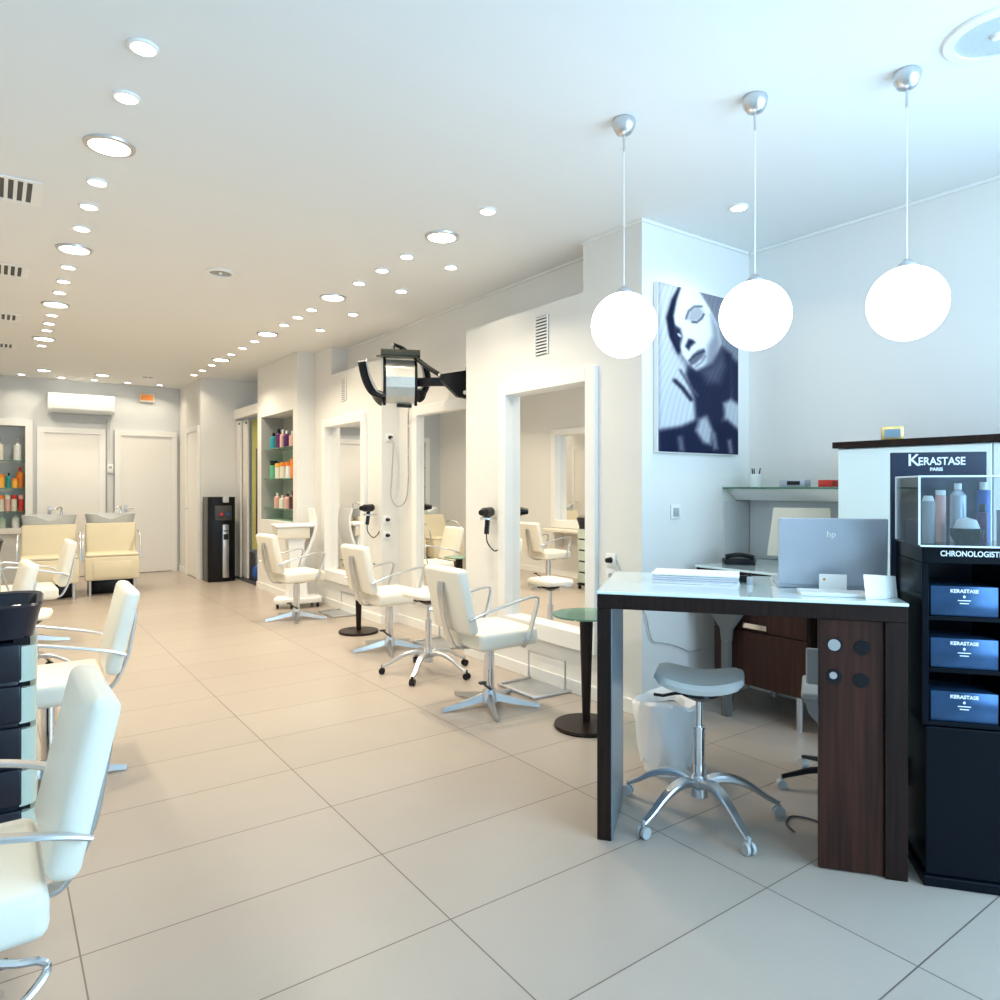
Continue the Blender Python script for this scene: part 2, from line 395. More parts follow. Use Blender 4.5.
wall_mirror('white-framed wall mirror in the recess below the black hair processor arm', 3.365, 3.41, 5.08, 6.161, MZ0, MZ1)
wall_mirror('white-framed wall mirror farthest from the reception desk, beside the product niche', 3.165, 3.25, 6.83, 8.02, MZ0, MZ1)
wall_mirror('white-framed mirror of the left wall, seen in reflection beside the trolley by the desk-side mirror', XL+0.03, XL-0.10, 2.3, 3.4, 0.75, 2.3, -1)
wall_mirror('white-framed mirror on the left wall behind the second chair', XL+0.03, XL-0.10, 4.9, 6.0, 0.75, 2.3, -1)
wall_mirror('white-framed mirror on the left wall behind the chair nearest the wash basins', XL+0.03, XL-0.10, 7.5, 8.6, 0.75, 2.3, -1)
t = thing('console_shelf', 'long cream console shelf running under the mirrors of the left wall', 'shelf', (XL, 0, 0))
G().box(0.001, 0.27, 1.7, 8.5, 0.70, 0.745, 0.004).make('shelf_top', M_LEATHER, t)
for y in (1.75, 3.8, 6.2, 8.3): G().box(0.001, 0.20, y, y+0.04, 0.45, 0.70, 0.003).make('bracket', M_TRIM, t)

# ------------------------------------------------------------------ ceiling fittings
def lamp_light(loc, power, size):
    l = area('downlight_lamp', loc, (0, 0, 0), size, size, power, WARM, 'DISK')
    l.data.spread = math.radians(125)
def downlight(x, y, r, power, first=[{}]):
    key = round(r, 3)
    store = first[0]
    if key not in store:
        t = thing('recessed_downlight', '', 'ceiling light', (x, y, CEIL))
        G().lathe([(r, -0.012), (r*1.22, -0.010), (r*1.25, -0.001), (r, -0.001), (r, -0.012)]).make('rim', M_SATIN if r > 0.06 else M_TRIM, t)
        G().lathe([(0, -0.010), (r*0.99, -0.010), (r*0.99, -0.002), (0, -0.002)]).make('diffuser', M_LAMP, t)
        store[key] = t; o = t
    else:
        o = dup(store[key], '', (x, y, CEIL), 0)
    lamp_light((x, y, CEIL-0.016), power, r*1.6)
    return o
PB, PS = 9.4, 1.95
for y in (3.81, 5.61, 7.41, 9.2):
    tag(downlight(0.45, y, 0.09, PB), 'large round recessed ceiling light in the row above the left-hand chairs', 'ceiling light', 'large recessed lights of the left ceiling row')
for y in (2.88, 3.29, 4.30, 4.70, 5.13, 6.09, 6.53, 6.93, 7.88, 8.3, 8.68, 9.65):
    tag(downlight(0.45, y, 0.043, PS), 'small recessed spotlight in the row above the left-hand chairs', 'ceiling light', 'small recessed spotlights of the left ceiling row')
for y in (3.93, 5.74, 7.52, 9.4):
    tag(downlight(2.37, y, 0.09, PB), 'large round recessed ceiling light in the long row nearer the mirrors', 'ceiling light', 'large recessed lights of the right ceiling row')
for y in (4.41, 4.80, 5.21, 6.24, 6.60, 6.99, 7.97, 8.44, 8.93, 9.87, 10.4, 10.9):
    tag(downlight(2.37, y, 0.043, PS), 'small recessed spotlight in the long row nearer the mirrors', 'ceiling light', 'small recessed spotlights of the right ceiling row')
tag(downlight(2.365, 3.40, 0.043, PS), 'small recessed spotlight at the desk end of the long row nearer the mirrors', 'ceiling light')
for y in (4.43, 5.21, 6.18, 7.0):
    tag(downlight(2.75, y, 0.043, PS), 'small recessed spotlight in the short second row closest to the mirrors', 'ceiling light', 'short row of spotlights closest to the mirrors')
for x in (0.33, 0.82, 1.25, 1.70, 2.16):
    tag(downlight(x, 12.3, 0.043, PS), 'small recessed spotlight in the crosswise row just before the back wall', 'ceiling light', 'spotlights along the back wall')
tag(downlight(0.57, 11.7, 0.075, PB*0.6), 'medium round ceiling light before the back wall, above the product shelves', 'ceiling light')
tag(downlight(1.29, 11.7, 0.075, PB*0.6), 'medium round ceiling light before the back wall, above the air conditioner', 'ceiling light')
tag(downlight(3.52, 2.50, 0.043, PS), 'small recessed spotlight above the poster, behind the middle pendant cord', 'ceiling light')
# slotted air grilles
def grille(y0, y1, label):
    t = thing('ceiling_grille', label, 'vent', (0, 0, CEIL))
    x0, x1 = -0.55, 0.22
    G().box(x0, x1, y0, y0+0.03, -0.008, -0.001).box(x0, x1, y1-0.03, y1, -0.008, -0.001).box(x1-0.03, x1, y0+0.03, y1-0.03, -0.008, -0.001).box(x0, x0+0.03, y0+0.03, y1-0.03, -0.008, -0.001).make('frame', M_TRIM, t, smooth=False)
    g = G(); x = x0+0.05
    while x < x1-0.045: g.box(x, x+0.018, y0+0.03, y1-0.03, -0.007, -0.003); x += 0.042
    g.make('slats', M_TRIM, t, smooth=False)
    G().box(x0+0.03, x1-0.03, y0+0.03, y1-0.03, -0.0025, -0.001).make('backing', M_DGREY, t, smooth=False)
grille(4.49, 4.87, 'slotted white ceiling air grille nearest the entrance, left of the light row')
grille(6.27, 6.62, 'slotted white ceiling air grille, second from the entrance')
grille(8.07, 8.40, 'slotted white ceiling air grille, third from the entrance')
grille(9.75, 10.08, 'slotted white ceiling air grille nearest the wash basins')
def speaker(x, y, r, label, m, cat='speaker'):
    t = thing('ceiling_speaker', label, cat, (x, y, CEIL))
    G().lathe([(r*0.8, -0.014), (r, -0.010), (r*1.03, -0.001), (r*0.8, -0.001), (r*0.8, -0.014)], seg=40).make('rim', M_TRIM, t)
    G().lathe([(0, -0.006), (r*0.8, -0.006), (r*0.8, -0.002), (0, -0.002)], seg=40).make('grille', m, t)
    G().lathe([(0, -0.018), (r*0.09, -0.018), (r*0.12, -0.006), (0, -0.006)]).make('centre_cap', M_TRIM, t)
M_SPK = mat('speaker_mesh', (0.36, 0.35, 0.33), 0.6, noise=0.2, nscale=60)
M_SPK2 = mat('pale_speaker_mesh', (0.50, 0.55, 0.56), 0.6, noise=0.1, nscale=60)
speaker(1.40, 5.57, 0.10, 'small round grey ceiling speaker between the two light rows', M_SPK)
speaker(1.86, 11.5, 0.11, 'round ceiling vent before the back wall near the far corner', M_SPK, 'vent')
speaker(2.93, 1.00, 0.165, 'large round white ceiling speaker beside the nearest pendant lamp', M_SPK2)
# pendants
def pendant(x, y, z, label):
    t = thing('pendant_lamp', label, 'pendant lamp', (x, y, CEIL), 0, 'globe pendant lamps over the reception desk')
    G().lathe([(0.048, -0.001), (0.052, -0.012), (0.048, -0.035), (0.034, -0.060), (0.012, -0.072), (0, -0.074), ]).make('canopy', M_SATIN, t)
    G().cyl((0, 0, -0.07), (0, 0, -0.14), 0.0055).make('rod', M_SATIN, t)
    G().cyl((0, 0, -0.13), (0, 0, z-CEIL+0.15), 0.0022, seg=8).make('cord', M_WHITE, t)
    G().lathe([(0.0, 0.175), (0.012, 0.172), (0.034, 0.150), (0.036, 0.135), (0, 0.135)], (0, 0, z-CEIL)).make('cap', M_SATIN, t)
    G().sph((0, 0, z-CEIL), 0.145, seg=40).make('globe_shade', M_OPAL, t)
pendant(2.274, 2.208, 2.117, 'white globe pendant lamp hanging in front of the poster column, farthest of the three')
pendant(2.585, 1.757, 2.115, 'white globe pendant lamp over the desk, middle one of the three')
pendant(2.914, 1.301, 2.120, 'white globe pendant lamp over the desk, nearest to the black display stand')

# ------------------------------------------------------------------ styling chairs (local +X is the way the sitter faces)
def make_chair(label, loc, rotz, group):
    t = thing('styling_chair', label, 'chair', loc, rotz, group)
    G().box(-0.22, 0.225, -0.235, 0.235, 0.405, 0.515, 0.032, 4).make('seat', M_LEATHER, t)
    ang = math.radians(-13)
    Mb = Matrix.Translation((-0.235, 0, 0.46)) @ Matrix.Rotation(ang, 4, 'Y')
    G().box(-0.032, 0.040, -0.215, 0.215, 0.05, 0.46, 0.030, 4, M=Mb).make('backrest', M_LEATHER, t)
    def b(z, o=0.0):  # point on the backrest's rear
        p = Mb @ V(-0.045+o, 0, z); return p.x, p.z
    pts = [(0.10, 0, 0.398), (-0.14, 0, 0.394), (-0.225, 0, 0.400), (-0.272, 0, 0.425), (b(0.10)[0]-0.026, 0, b(0.10)[1]), (b(0.22)[0]-0.022, 0, b(0.22)[1]), (b(0.32)[0]-0.014, 0, b(0.32)[1]), (b(0.38)[0]+0.004, 0, b(0.38)[1])]
    G().bar(smooth_path(pts, 5), 0.055, 0.012, up=(0.0, 1.0, 0.0) if False else (1, 0, 0.3)).make('back_rail', M_SATIN, t)
    for s in (-1, 1):
        pts = [(b(0.16)[0]+0.02, s*0.226, b(0.16)[1]), (-0.20, s*0.246, 0.645), (0.0, s*0.256, 0.690), (0.13, s*0.256, 0.712), (0.182, s*0.255, 0.706), (0.190, s*0.253, 0.675), (0.160, s*0.250, 0.57), (0.12, s*0.244, 0.45), (0.105, s*0.215, 0.402)]
        pth = smooth_path(pts, 5)
        G().bar(pth, 0.012, 0.032, up=(0, 1, 0)).make('armrest', M_SATIN, t) if False else G().bar(pth, 0.034, 0.013, up=(0.45, 0, 0.9)).make('armrest', M_SATIN, t)
    G().cyl((0, 0, 0.385), (0, 0, 0.41), 0.10).make('seat_plate', M_DGREY, t)
    G().cyl((0, 0, 0.05), (0, 0, 0.36), 0.034).cyl((0, 0, 0.345), (0, 0, 0.39), 0.026).make('column', M_CHROME, t)
    G().tube([(0.0, -0.03, 0.11), (-0.05, -0.075, 0.135), (-0.13, -0.12, 0.19)], 0.0075).box(-0.155, -0.11, -0.135, -0.105, 0.185, 0.20, 0.004).make('pump_lever', M_DGREY, t)
    G().lathe([(0, 0.115), (0.035, 0.112), (0.05, 0.08), (0.06, 0.03), (0.0, 0.03)]).make('hub', M_SATIN, t)
    for k in range(5):
        a = math.radians(28+72*k); c, s = math.cos(a), math.sin(a)
        pts = [(c*r, s*r, z) for r, z in ((0.03, 0.062), (0.12, 0.046), (0.22, 0.028), (0.325, 0.014))]
        G().sweep(pts, [(-0.026, -0.016), (0.026, -0.016), (0.013, 0.018), (-0.013, 0.018)], scales=[(1.0, 1.35), (0.85, 1.1), (0.6, 0.85), (0.28, 0.7)]).make('base_arm', M_SATIN, t)
    return t
grp = 'cream styling chairs'
ch = make_chair('cream leather styling chair facing the nearest mirror, beside the glass-topped side table', (2.57, 3.68, 0), 0.0, grp)
dup(ch, 'cream styling chair with its back to the farther dark-based side table, below the coiled cord', (2.77, 5.47, 0), math.radians(3), grp)
dup(ch, 'cream styling chair farthest along the mirror wall, in front of the white trolley', (2.60, 7.28, 0), math.radians(5), grp)
ca = dup(ch, 'large cream styling chair closest to the camera, in front of the black drawer trolley', (-0.122, 2.05, 0), math.radians(181), grp)
G().tube(smooth_path([(0.0, 0.12, 0.392), (-0.14, 0.25, 0.396), (-0.20, 0.275, 0.392), (-0.205, 0.285, 0.365), (-0.14, 0.33, 0.335), (-0.02, 0.36, 0.325)], 5), 0.009).make('curved_lever', M_CHROME, ca)
dup(ch, 'cream styling chair just behind the nearer drawer trolley, back towards the aisle', (0.215, 3.95, 0), math.radians(178), grp)
dup(ch, 'cream styling chair half hidden behind the top of the nearer drawer trolley', (-0.14, 5.50, 0), math.radians(184), grp)
dup(ch, 'cream styling chair directly in front of the left-hand wash basin chair', (0.24, 7.5, 0), math.radians(182), grp)

# ------------------------------------------------------------------ rolling stools
def make_stool(label, loc, rotz, seat_z, seat_m, R=0.32, saddle=True):
    t = thing('rolling_stool', label, 'stool', loc, rotz, 'rolling stools')
    # saddle seat: cushion lofted across its width
    g = G(); n = 13; pts = []; sc = []
    for i in range(n):
        u = -1+2*i/(n-1); y = u*0.178
        pts.append((0, y, seat_z-0.035+(0.035*u*u if saddle else 0.0)))
        k = math.sqrt(max(0.0, 1-abs(u)**5*0.97)); sc.append((0.55+0.45*k if abs(u) < 1 else 0.6, 0.35+0.65*k))
    prof = [(-0.15, 0.0), (-0.145, -0.020), (-0.12, -0.028), (0.12, -0.028), (0.145, -0.020), (0.15, 0.0), (0.14, 0.020), (0.10, 0.028), (-0.10, 0.028), (-0.14, 0.020)]
    g.sweep(pts, prof, scales=sc).make('seat', seat_m, t)
    G().lathe([(0, -0.002), (0.075, -0.002), (0.08, -0.02), (0.03, -0.045), (0, -0.045)], (0, 0, seat_z-0.068)).make('seat_mount', M_BLACK, t)
    G().tube([(0.02, 0.0, seat_z-0.09), (0.0, 0.10, seat_z-0.095), (0.0, 0.15, seat_z-0.11), (0.0, 0.19, seat_z-0.108)], 0.007).make('lever', M_BLACK, t)
    G().cyl((0, 0, 0.12), (0, 0, seat_z*0.62), 0.024).make('outer_column', M_CHROME, t)
    G().cyl((0, 0, seat_z*0.62), (0, 0, seat_z-0.10), 0.014).cyl((0, 0, seat_z*0.62-0.005), (0, 0, seat_z*0.62+0.006), 0.027).make('gas_lift', M_CHROME, t)
    G().lathe([(0, 0.175), (0.03, 0.172), (0.036, 0.14), (0.036, 0.085), (0, 0.085)]).make('hub', M_SATIN, t)
    for k in range(5):
        a = math.radians(72*k); c, s = math.cos(a), math.sin(a)
        pr = [(0.02, 0.135), (0.08, 0.160), (0.15, 0.155), (0.22, 0.125), (0.28, 0.085), (R, 0.055)]
        pts = smooth_path([(c*r, s*r, z) for r, z in pr], 4); m = len(pts)
        G().bar(pts, 0.058, 0.026, scales=[(1.0-0.55*i/(m-1), 1.4-0.8*i/(m-1)) for i in range(m)]).make('base_arm', M_SATIN, t)
        cs = G().cyl((c*R, s*R, 0.03), (c*R, s*R, 0.068), 0.007)
        for q in (-1, 1):
            cs.cyl((c*R-s*0.006*q, s*R+c*0.006*q, 0.024), (c*R-s*0.019*q, s*R+c*0.019*q, 0.024), 0.0235, seg=16)
        cs.make('caster', M_GREYP if saddle else M_BLACK, t)
    return t
M_SEATG = mat('pale_grey_vinyl', (0.50, 0.51, 0.50), 0.4, noise=0.03, bump=0.2)
make_stool('pale grey saddle stool on arched chrome casters under the reception desk', (2.435, 1.925, 0), math.radians(35), 0.605, M_SEATG, R=0.335)
make_stool('cream rolling stool on black casters between the two nearer mirror-side chairs', (2.645, 4.58, 0), math.radians(5), 0.63, M_LEATHER, R=0.345, saddle=False)
make_stool('rolling stool on the left side, mostly hidden behind the nearer drawer trolley', (0.20, 6.15, 0), math.radians(-10), 0.50, M_LEATHER, saddle=False)

# ------------------------------------------------------------------ round side tables
def side_table(label, loc, h, r):
    t = thing('side_table', label, 'side table', loc, 0, 'round glass side tables')
    G().lathe([(0, 0.0), (0.185, 0.0), (0.190, 0.012), (0.185, 0.022), (0.03, 0.030), (0, 0.03)], seg=40).make('base', M_WENGE, t)
    G().lathe([(0, 0.02), (0.022, 0.02), (0.040, h-0.012), (0, h-0.012)], seg=24).make('leg', M_WENGE, t)
    G().lathe([(0, h-0.011), (r-0.003, h-0.011), (r, h-0.006), (r-0.003, h-0.001), (0, h-0.001)], seg=48).make('tabletop', M_GREENGLASS, t)
side_table('round glass-topped side table on a tapered dark leg, next to the reception desk', (2.80, 3.02, 0), 0.66, 0.20)
side_table('round side table with dark pedestal behind the middle mirror-side chair', (2.84, 6.25, 0), 0.66, 0.16)

# ------------------------------------------------------------------ footrests below the mirrors
def footrest(label, loc, rotz=0):
    t = thing('footrest', label, 'footrest', loc, rotz, 'metal footrests below the mirrors')
    G().tube([(0.28, -0.22, 0.012), (-0.02, -0.20, 0.012), (-0.02, 0.20, 0.012), (0.28, 0.22, 0.012)], 0.010).make('floor_frame', M_SATIN, t)
    G().box(0.0, 0.27, -0.19, 0.19, 0.004, 0.010, 0.002).make('foot_plate', M_SATIN, t)
    G().tube([(0.25, -0.20, 0.02), (0.25, -0.20, 0.21), (0.25, 0.20, 0.21), (0.25, 0.20, 0.02)], 0.009).make('foot_bar', M_SATIN, t)
footrest('flat metal footrest on the floor below the nearest mirror', (2.895, 3.80, 0))
footrest('flat metal footrest on the floor below the recessed mirror', (3.07, 5.35, 0))
footrest('flat metal footrest on the floor below the farthest mirror', (2.95, 7.30, 0))

# ------------------------------------------------------------------ reception desk (local x along its front, y away from the camera)
DA = math.atan2(-0.785, 0.619)
DX, DY = 1.94, 2.03
def desk_pt(x, y): return (DX+0.619*x+0.785*y, DY-0.785*x+0.619*y)
t = thing('reception_desk', 'dark wenge reception desk with white glass top under the globe lamps', 'desk', (DX, DY, 0), DA)
G().box(0, 0.055, 0, 0.42, 0, 0.916, 0.002, 1).make('side_panel', M_WENGE, t)
G().box(0.0552, 0.059, 0.003, 0.417, 0.003, 0.915).make('inner_lining', M_STEEL, t, smooth=False)
G().box(0, 1.10, 0, 0.66, 0.917, 0.974, 0.002, 1).make('frame_top', M_WENGE, t)
G().box(-0.002, 1.102, -0.004, 0.664, 0.9745, 0.986, 0.002, 1).make('glass_top', M_WGLASS, t)
G().box(1.027, 1.10, 0, 0.42, 0, 0.916, 0.002, 1).make('side_panel', M_WENGE, t)
cb = G().box(0.811, 1.026, 0.012, 0.04, 0.004, 0.916, 0.002, 1).make('drawer_block', M_WENGE2, t)
for (x, z, w) in ((0.865, 0.823, 1), (0.955, 0.818, 0), (0.862, 0.708, 1), (0.952, 0.700, 0)):
    ho = G().cyl((x, 0.0118, z), (x, 0.0095, z), 0.027, seg=28).make('cable_hole', M_BLACK, cb)
    if w: G().cyl((x-0.003, 0.0094, z+(0.0 if z > 0.8 else 0.004)), (x-0.003, 0.0075, z+(0.0 if z > 0.8 else 0.004)), 0.021 if z > 0.8 else 0.013, seg=24).make('cover_disc', M_SATIN, ho)

def on_desk(name, label, cat, x, y, rz=0.0, z=0.9865, group=None):
    p = desk_pt(x, y); return thing(name, label, cat, (p[0], p[1], z), DA+rz, group)
# laptop, lid towards the camera
t = on_desk('laptop', 'open silver laptop standing on the reception desk, lid towards the room', 'laptop', 0.70, 0.30)
G().box(0, 0.40, 0.0, 0.26, 0.0, 0.022, 0.005).make('keyboard_base', M_SILVER, t)
ML = Matrix.Translation((0, 0.0, 0.018)) @ Matrix.Rotation(math.radians(4), 4, 'X')
G().box(0, 0.40, -0.016, -0.002, 0.0, 0.270, 0.006, M=ML).make('lid', M_SILVER, t)
G().box(0.015, 0.385, -0.0015, -0.0005, 0.015, 0.255, M=ML).make('screen', M_DGREY, t, smooth=False)
text('hp', 0.034, M_WHITE, t, (0.195, -0.0335, 0.222), (PI/2+math.radians(4), 0, 0), 'logo', bold=0.0008)
# appointment book
t = on_desk('appointment_book', 'thick white appointment book lying on the left of the desk', 'book', 0.19, 0.30, math.radians(-3))
G().box(0, 0.36, 0, 0.20, 0, 0.006, 0.001).box(0, 0.36, 0, 0.20, 0.034, 0.041, 0.002).make('cover', M_PAPER, t)
g = G()
for i in range(3): g.box(0.004, 0.354, 0.004, 0.196, 0.0065+i*0.009, 0.0135+i*0.009)
g.make('pages', mat('page_edges', (0.70, 0.71, 0.78), 0.8, noise=0.08, nscale=80), t, smooth=False)
t = on_desk('small_bottle', 'tiny clear bottle with dark cap beside the white appointment book', 'bottle', 0.595, 0.36)
G().lathe([(0, 0), (0.012, 0.0), (0.013, 0.028), (0.006, 0.034), (0, 0.034)], seg=16).make('body', M_GREYP, t)
G().lathe([(0, 0.034), (0.008, 0.034), (0.008, 0.048), (0, 0.048)], seg=16).make('cap', M_BLACK, t)
tag(G().box(0, 0.035, 0, 0.03, 0, 0.03, 0.003).make('ink_pad', M_BLACK, None, (*desk_pt(0.555, 0.40), 0.9865), DA), 'small black stamp pad behind the tiny bottle on the desk', 'stamp pad')
t = on_desk('card_tray', 'shallow white tray in front of the laptop', 'tray', 0.76, 0.085)
G().box(0, 0.235, 0, 0.11, 0, 0.006, 0.002).make('tray_floor', M_WHITE, t)
G().box(0, 0.235, 0, 0.006, 0.006, 0.014).box(0, 0.235, 0.104, 0.11, 0.006, 0.014).box(0, 0.006, 0.006, 0.104, 0.006, 0.014).box(0.229, 0.235, 0.006, 0.104, 0.006, 0.014).make('rim', M_WHITE, t)
t = on_desk('card_holder', 'white card standing upright before the laptop with a small orange mark', 'card', 0.845, 0.215, math.radians(2))
G().box(0, 0.10, 0, 0.035, 0, 0.008, 0.002).make('foot', M_WHITE, t)
G().box(0, 0.10, 0.010, 0.014, 0.008, 0.068, 0.001, 1).make('card', M_PAPER, t)
G().cyl((0.018, 0.0098, 0.048), (0.018, 0.0088, 0.048), 0.005, seg=14).make('printed_mark', M_ORANGE, t)
for i in range(4):
    p = desk_pt(0.975+i*0.016, 0.052+i*0.019)
    b = G().prism([(0, 0), (0.082, 0), (0.074, 0.085-0.002*i), (-0.010, 0.092-0.002*i)], 0, 0.002, M=Matrix.Rotation(PI/2, 4, 'X')).make('leaflet', M_PAPER, None, (p[0], p[1], 0.9868), DA+math.radians(22))
    tag(b, 'white paper leaflet propped in the fan at the end of the desk top', 'leaflet', 'white leaflets fanned at the desk end')

# ------------------------------------------------------------------ display stand for hair products
K0 = (2.655, 1.135)
def kpt(x, y): return (K0[0]+0.619*x+0.785*y, K0[1]-0.785*x+0.619*y)
t = thing('display_stand', 'tall black product display stand with KERASTASE header beside the desk', 'display stand', (K0[0], K0[1], 0), DA)
W_, D_ = 0.275, 0.36
G().box(0, W_, -0.015, D_, 0.0, 0.035, 0.003, 1).make('plinth', M_STAND, t)
G().box(0.012, W_-0.012, 0.0, D_-0.02, 0.036, 0.555, 0.003, 1).make('cabinet_door', M_STAND, t)
G().box(0.0, 0.022, 0.0, 0.022, 0.56, 1.13, 0.002, 1).make('post', M_STAND, t)
G().box(W_-0.022, W_, 0.0, 0.022, 0.56, 1.13, 0.002, 1).make('post', M_STAND, t)
for xs in (0.0, W_-0.012): G().box(xs, xs+0.012, 0.024, D_-0.02, 0.56, 1.13).make('side_wall', M_STAND, t)
bp = G().box(-0.018, 0.315, D_-0.018, D_, 0.036, 1.535, 0.002, 1).make('back_panel', M_NAVYCARD, t)
for z in (0.575, 0.762, 0.945): G().box(0.012, W_-0.002, 0.002, D_-0.02, z-0.014, z, 0.001, 1).make('shelf', M_STAND, t)
hd = G().box(0.0, W_, -0.004, D_-0.02, 1.13, 1.188, 0.003, 1).make('header', M_STAND, t)
text('CHRONOLOGISTE', 0.0265, M_TEXT, t, (0.150, -0.0055, 1.165), (PI/2, 0, 0), 'lettering', sx=0.86, bold=0.0006)
text('K', 0.066, M_TEXT, t, (0.062, D_-0.0195, 1.502), (PI/2, 0, 0), 'lettering', bold=0.0008)
text('ERASTASE', 0.043, M_TEXT, t, (0.160, D_-0.0195, 1.498), (PI/2, 0, 0), 'lettering', sx=0.86, bold=0.0008)
text('PARIS', 0.018, M_TEXT, t, (0.142, D_-0.0195, 1.467), (PI/2, 0, 0), 'lettering', sx=1.0, bold=0.0006)
# gift boxes on the three shelves, with printed words
for i, z in enumerate((0.5755, 0.7625, 0.9455)):
    p = kpt(0.030, 0.012)
    bx = thing('gift_box', 'shiny blue product box on the %s shelf of the black display stand' % ('lowest', 'middle', 'top')[i], 'box', (p[0], p[1], z), DA, 'blue product boxes in the display stand')
    G().box(0, 0.208, 0, 0.16, 0, 0.105, 0.003).make('body', M_SHINY, bx)
    text('KERASTASE', 0.017, M_TEXT, bx, (0.104, -0.0015, 0.088), (PI/2, 0, 0), 'lettering', bold=0.0005)
    G().prism([(-0.005, 0), (0, -0.006), (0.005, 0), (0, 0.006)], 0, 0.001, M=Matrix.Translation((0.104, -0.0005, 0.069)) @ Matrix.Rotation(PI/2, 4, 'X')).make('emblem', M_TEXT, bx, smooth=False)
    G().box(0.084, 0.124, -0.0012, -0.0002, 0.054, 0.057).box(0.090, 0.118, -0.0012, -0.0002, 0.044, 0.047).make('caption_lines', M_TEXT, bx, smooth=False)
# acrylic showcase
cx, cy = kpt(-0.018, -0.035)
t = thing('acrylic_showcase', 'clear acrylic showcase full of hair products on top of the display stand', 'display case', (cx, cy, 1.19), DA)
w, d, h = 0.44, 0.30, 0.245
G().box(0, w, 0, d, 0.0, 0.006).make('base_plate', M_PLEXI, t, smooth=False)
G().box(0, w, 0.0, 0.003, 0.0062, h).box(0, 0.003, 0.0032, d, 0.0062, h).box(w-0.003, w, 0.0032, d, 0.0062, h).box(0.003, w-0.003, 0.003, d, h-0.003, h).make('panes', M_PLEXI, t, smooth=False)
e = 0.003
g = G()
for (x, y) in ((0, 0), (w, 0), (0, d)): g.box(x-e, x+e, y-e, y+e, 0.006, h+e)
g.box(e, w-e, -e, e, h-e, h+e).box(-e, e, e, d-e, h-e, h+e).box(e, w-e, d-e, d+e, h-e, h+e).box(e, w-e, -e, e, 0.0, 0.006)
g.make('edges', M_PLEXIEDGE, t, smooth=False)
def prod(name, label, x, y, prof, m, cap=None, cm=None, cat='bottle', group=None, z=1.1965, c0=None, rz=0, seg=20):
    q = kpt(-0.018+x, -0.035+y) if c0 is None else c0
    o = thing(name, label, cat, (q[0], q[1], z), rz, group)
    G().lathe(prof, seg=seg).make('body', m, o)
    if cap: G().lathe(cap, seg=seg).make('cap', cm, o)
    return o
prod('cosmetic_bowl', 'round black jar with a white domed lid at the centre of the acrylic showcase', 0.17, 0.08, [(0, 0), (0.035, 0), (0.05, 0.03), (0.052, 0.055), (0, 0.055)], M_STAND, [(0, 0.056), (0.040, 0.056), (0.03, 0.085), (0, 0.095)], M_WHITE, 'jar')
prod('product_tube', 'grey tube at the left end of the acrylic showcase', 0.055, 0.10, [(0, 0), (0.020, 0), (0.022, 0.15), (0, 0.15)], M_GREYP, [(0, 0.151), (0.02, 0.151), (0.014, 0.17), (0, 0.17)], M_WHITE)
prod('product_tube', 'pink bottle left of the black jar in the acrylic showcase', 0.115, 0.17, [(0, 0), (0.017, 0), (0.017, 0.17), (0, 0.17)], M_PINK, [(0, 0.171), (0.016, 0.171), (0.016, 0.19), (0, 0.19)], M_WHITE)
prod('product_tube', 'tall white bottle behind the black jar in the acrylic showcase', 0.18, 0.20, [(0, 0), (0.026, 0), (0.026, 0.17), (0.01, 0.19), (0, 0.19)], M_SILVER, [(0, 0.191), (0.012, 0.191), (0.012, 0.215), (0, 0.215)], M_WHITE)
prod('product_tube', 'dark bottle right of the black jar in the acrylic showcase', 0.245, 0.16, [(0, 0), (0.017, 0), (0.017, 0.11), (0, 0.11)], M_PURPLE, [(0, 0.111), (0.010, 0.111), (0.010, 0.14), (0, 0.14)], M_BLACK)
prod('product_tube', 'pale blue tube in the right part of the acrylic showcase', 0.30, 0.10, [(0, 0), (0.030, 0), (0.030, 0.12), (0, 0.12)], M_SILVER, [(0, 0.121), (0.02, 0.121), (0.02, 0.15), (0, 0.15)], M_WHITE)
prod('product_tube', 'tall blue bottle at the back right of the acrylic showcase', 0.275, 0.24, [(0, 0), (0.022, 0), (0.022, 0.19), (0, 0.19)], M_BLUE, [(0, 0.191), (0.012, 0.191), (0.012, 0.22), (0, 0.22)], M_WHITE)

